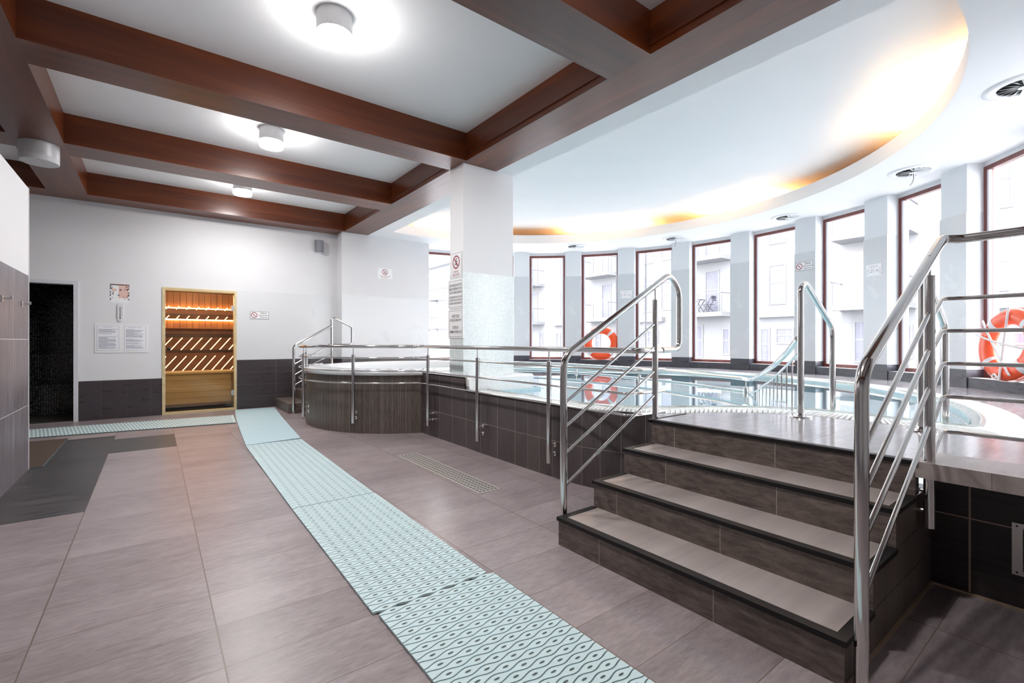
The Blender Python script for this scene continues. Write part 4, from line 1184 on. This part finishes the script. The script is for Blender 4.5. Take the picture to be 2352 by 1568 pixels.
for i in range(len(pf) - 1): mb.face([(*pf[i], 2.81), (*pf[i + 1], 2.81), (*pf[i + 1], 3.02), (*pf[i], 3.02)], None, 0, True)
mb.face([(*p, 3.02) for p in pf]); mb.face([(*p, 2.81) for p in pf[::-1]]); mb.face([(*pf[0], 2.81), (*pf[0], 3.02), (*pf[-1], 3.02), (*pf[-1], 2.81)])
build('grille', mb, M['speaker'], spk); mb = MB(); mb.box(2.40, YB - .04, 2.79, 2.48, YB, 2.97); build('bracket', mb, M['white_plastic'], spk)
# hooks on the partition
for y, lab in ((5.72, 'steel coat hook on the left partition, nearer the free edge'), (5.06, 'steel coat hook cut by the left picture edge')):
    h = thing('coat_hook', (-0.9, y, 1.47), lab, 'hook', 'coat hooks on the left partition')
    mb = MB(); mb.box(-.9, y - .022, 1.448, -.892, y + .022, 1.492); build('plate', mb, M['steel'], h)
    mb = MB(); mb.tube([(-.895, y, 1.47), (-.845, y, 1.472)], .0055, 8); mb.box(-.851, y - .008, 1.466, -.842, y + .008, 1.492); build('peg', mb, M['chrome'], h)

# ------------------------------------------------------------------ life rings
def ring_buoy(name, c, out, tilt, label):
    n = (Vector((out[0], out[1], 0)) + Vector((0, 0, tilt))).normalized(); a = n.cross(Vector(UP)).normalized(); b = a.cross(n)
    if b.z < 0: b = -b
    c = Vector(c); RB, rb = 0.29, 0.085
    o = thing(name, tuple(c - Vector((0, 0, RB + rb))), label, 'life ring', 'orange life rings by the windows')
    def tor(t0, t1, r_, ns, mb, fl_=0.72):
        rows = []
        for i in range(ns + 1):
            t_ = t0 + (t1 - t0) * i / ns; d = a * math.cos(t_) + b * math.sin(t_)
            rows.append([c + d * (RB + r_ * math.cos(q)) + n * r_ * fl_ * math.sin(q) for q in [2 * math.pi * k / 18 for k in range(18)]])
        mb.grid(rows, 0, True, True)
    mb = MB(); tor(0, 2 * math.pi, rb, 64, mb); build('ring', mb, M['orange'], o)
    for k in range(4):
        t_ = R(45 + 90 * k); mb = MB(); tor(t_ - .10, t_ + .10, rb + .003, 6, mb); build('band', mb, M['reflect_tape'], o)
    mb = MB(); pts = []
    for k in range(65):
        t_ = 2 * math.pi * k / 64; s_ = abs(math.sin(2 * t_)); d = a * math.cos(t_) + b * math.sin(t_)
        pts.append(c + d * (RB + rb + .004 - .03 * (1 - s_) * 0 + .02 * s_) - n * .02)
    mb.tube(pts, .007, 8, caps=False)
    build('grab_line', mb, M['rope'], o)
    return o, c, n, a, b
o, c, n, a, b = ring_buoy('life_ring', cp(33.6, 4.90, 0.742 + 0.375), (-math.cos(R(33.6)), -math.sin(R(33.6))), 0.1, 'orange life ring standing on the sill of a far window behind the guard rail')
o, c, n, a, b = ring_buoy('life_ring', cp(-50.1, 4.84, 0.742 + 0.375), (-math.cos(R(-49.2)), -math.sin(R(-49.2))), 0.12, 'orange life ring wound with white rope at the right picture edge')
for p0, p1 in (((-.02, .38), (-.03, -.38)), ((-.38, -.06), (.36, .1)), ((-.15, -.32), (.3, .25))):
    q0, q1 = c + a * p0[0] + b * p0[1] + n * .07, c + a * p1[0] + b * p1[1] + n * .07
    mb = MB(); mb.tube(catmull([q0, q0.lerp(q1, .3) + n * .0 - b * .015, q0.lerp(q1, .7) - b * .02, q1], 6), .011, 8); build('rope', mb, M['rope'], o)
mb = MB(); mb.tube(fillet([c + a * p + b * q + n * .075 for p, q in ((-.02, -.34), (.03, -.37), (.06, -.34), (.03, -.31), (-.01, -.35))], .02, 4), .010, 8); build('knot', mb, M['rope'], o)

# ------------------------------------------------------------------ outside
mb = MB(); mb.poly([(9.2, -25), (60, -25), (60, 70), (-6, 70), (-6, 12), (5, 10.2), (7.5, 8.7), (9.2, 6)], -0.35); mb.poly([(3, -25), (9.2, -25), (9.2, 6), (8, 0), (3, -1.5)], -0.35)
struct('ground_outside', mb, M['ground'])
XF = 24.5
ab = thing('apartment_building', (XF, 15, -0.35), 'bright white apartment building with balconies beyond the pool windows', 'building')
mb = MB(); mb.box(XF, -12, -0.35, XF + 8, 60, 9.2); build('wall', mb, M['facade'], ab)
mb = MB(); mb.box(XF - 0.5, -12, 9.2, XF + 8.4, 60, 9.5); build('roof', mb, M['facade_roof'], ab)
mods = [13.9 + 7.6 * k for k in range(-3, 6)]
def opening(y0, y1, z0, z1, curtain=True):
    f = MB(); t_ = 0.07
    f.box(XF - 0.05, y0 - t_, z0 - t_, XF + 0.01, y0, z1 + t_); f.box(XF - 0.05, y1, z0 - t_, XF + 0.01, y1 + t_, z1 + t_); f.box(XF - 0.05, y0, z1, XF + 0.01, y1, z1 + t_); f.box(XF - 0.06, y0, z0 - t_, XF + 0.01, y1, z0)
    f.box(XF - 0.035, y0, (z0 * .45 + z1 * .55) - .03, XF + .01, y1, (z0 * .45 + z1 * .55) + .03)
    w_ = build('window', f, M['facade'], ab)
    g = MB(); g.box(XF - 0.02, y0, z0, XF - 0.01, y1, z1); build('pane', g, M['curtain'], w_)
def balcony(y0, y1, z, door=None):
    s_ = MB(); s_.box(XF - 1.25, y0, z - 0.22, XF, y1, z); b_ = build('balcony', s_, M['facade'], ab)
    r_ = MB()
    for y in (y0 + .04, y1 - .04, (y0 + y1) / 2): r_.box(XF - 1.2, y - .02, z, XF - 1.16, y + .02, z + 1.0)
    r_.box(XF - 1.2, y0, z + .98, XF - 1.15, y1, z + 1.02); r_.box(XF - 1.2, y0 + .02, z + .98, XF, y0 + .06, z + 1.02); r_.box(XF - 1.2, y1 - .06, z + .98, XF, y1 - .02, z + 1.02)
    for q in (.35, .65): r_.box(XF - 1.19, y0, z + q, XF - 1.17, y1, z + q + .015)
    build('railing', r_, M['rail_grey'], b_)
for y in mods:
    for z in (2.7, 5.7):
        balcony(y - 1.2, y + 1.5, z)
        opening(y - 0.35, y + 0.35, z + .08, z + 2.3)
        opening(y - 3.75, y - 3.05, z + .35, z + 2.2)
        opening(y + 2.6, y + 3.2, z + .4, z + 2.0)
    opening(y - .95, y - .65, 0.5, 1.8); opening(y + .6, y + .95, 0.3, 2.0); opening(y - 3.0, y - 2.65, 0.1, 1.75); opening(y - 4.1, y - 3.4, 1.1, 1.75)
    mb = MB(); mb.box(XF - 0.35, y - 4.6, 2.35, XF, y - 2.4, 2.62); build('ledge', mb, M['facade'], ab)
# folding table and chairs on the balcony across the yard
gt = thing('balcony_table', (XF - 0.6, 14.35, 2.7), 'dark folding table and legs on the balcony across the yard', 'table')
mb = MB(); mb.box(XF - .9, 14.05, 3.42, XF - .35, 14.65, 3.45); build('tabletop', mb, M['garden_metal'], gt)
for s_ in (-1, 1):
    mb = MB(); mb.tube([(XF - .62 + s_ * .2, 14.1, 2.7), (XF - .62 + s_ * .2, 14.6, 3.42)], .02, 6); build('leg', mb, M['garden_metal'], gt)
    mb = MB(); mb.tube([(XF - .62 + s_ * .2, 14.6, 2.7), (XF - .62 + s_ * .2, 14.1, 3.42)], .02, 6); build('leg', mb, M['garden_metal'], gt)
gc = thing('balcony_chair', (XF - 0.6, 13.75, 2.7), 'dark folding chair beside the table on the balcony across the yard', 'chair')
mb = MB(); mb.box(XF - .85, 13.5, 3.12, XF - .4, 13.95, 3.15); build('seat', mb, M['garden_metal'], gc)
mb = MB(); mb.box(XF - .85, 13.45, 3.35, XF - .4, 13.49, 3.6); build('backrest', mb, M['garden_metal'], gc)
for x in (XF - .82, XF - .43):
    mb = MB(); mb.tube([(x, 13.47, 3.6), (x, 13.95, 2.7)], .018, 6); build('leg', mb, M['garden_metal'], gc)
    mb = MB(); mb.tube([(x, 13.95, 3.12), (x, 13.5, 2.7)], .018, 6); build('leg', mb, M['garden_metal'], gc)
# stacked louvre blinds seen edge-on just outside two windows
for a, lab, wd in ((23.6, 'edge of a pale louvre screen outside the far window by the depth sign', .03), (-34.9, 'edge of a pale louvre screen outside the window behind the near stair rail', .04)):
    o = thing('louvre_screen', cp(a, 5.32, 0.74), lab, 'blind')
    d = Vector((math.cos(R(a)), math.sin(R(a)), 0)); t_ = Vector((-d.y, d.x, 0)); p = Vector(cp(a, 5.32, 0))
    mb = MB()
    for k in range(46): mb.obox(p + Vector((0, 0, 0.85 + k * .05)), t_, d, UP, wd, .05, .012)
    build('slat', mb, M['facade_shade'], o)
    mb = MB(); mb.obox(p - t_ * wd + Vector((0, 0, 1.98)), t_, d, UP, .004, .05, 1.14); build('guide_rail', mb, M['rail_grey'], o)
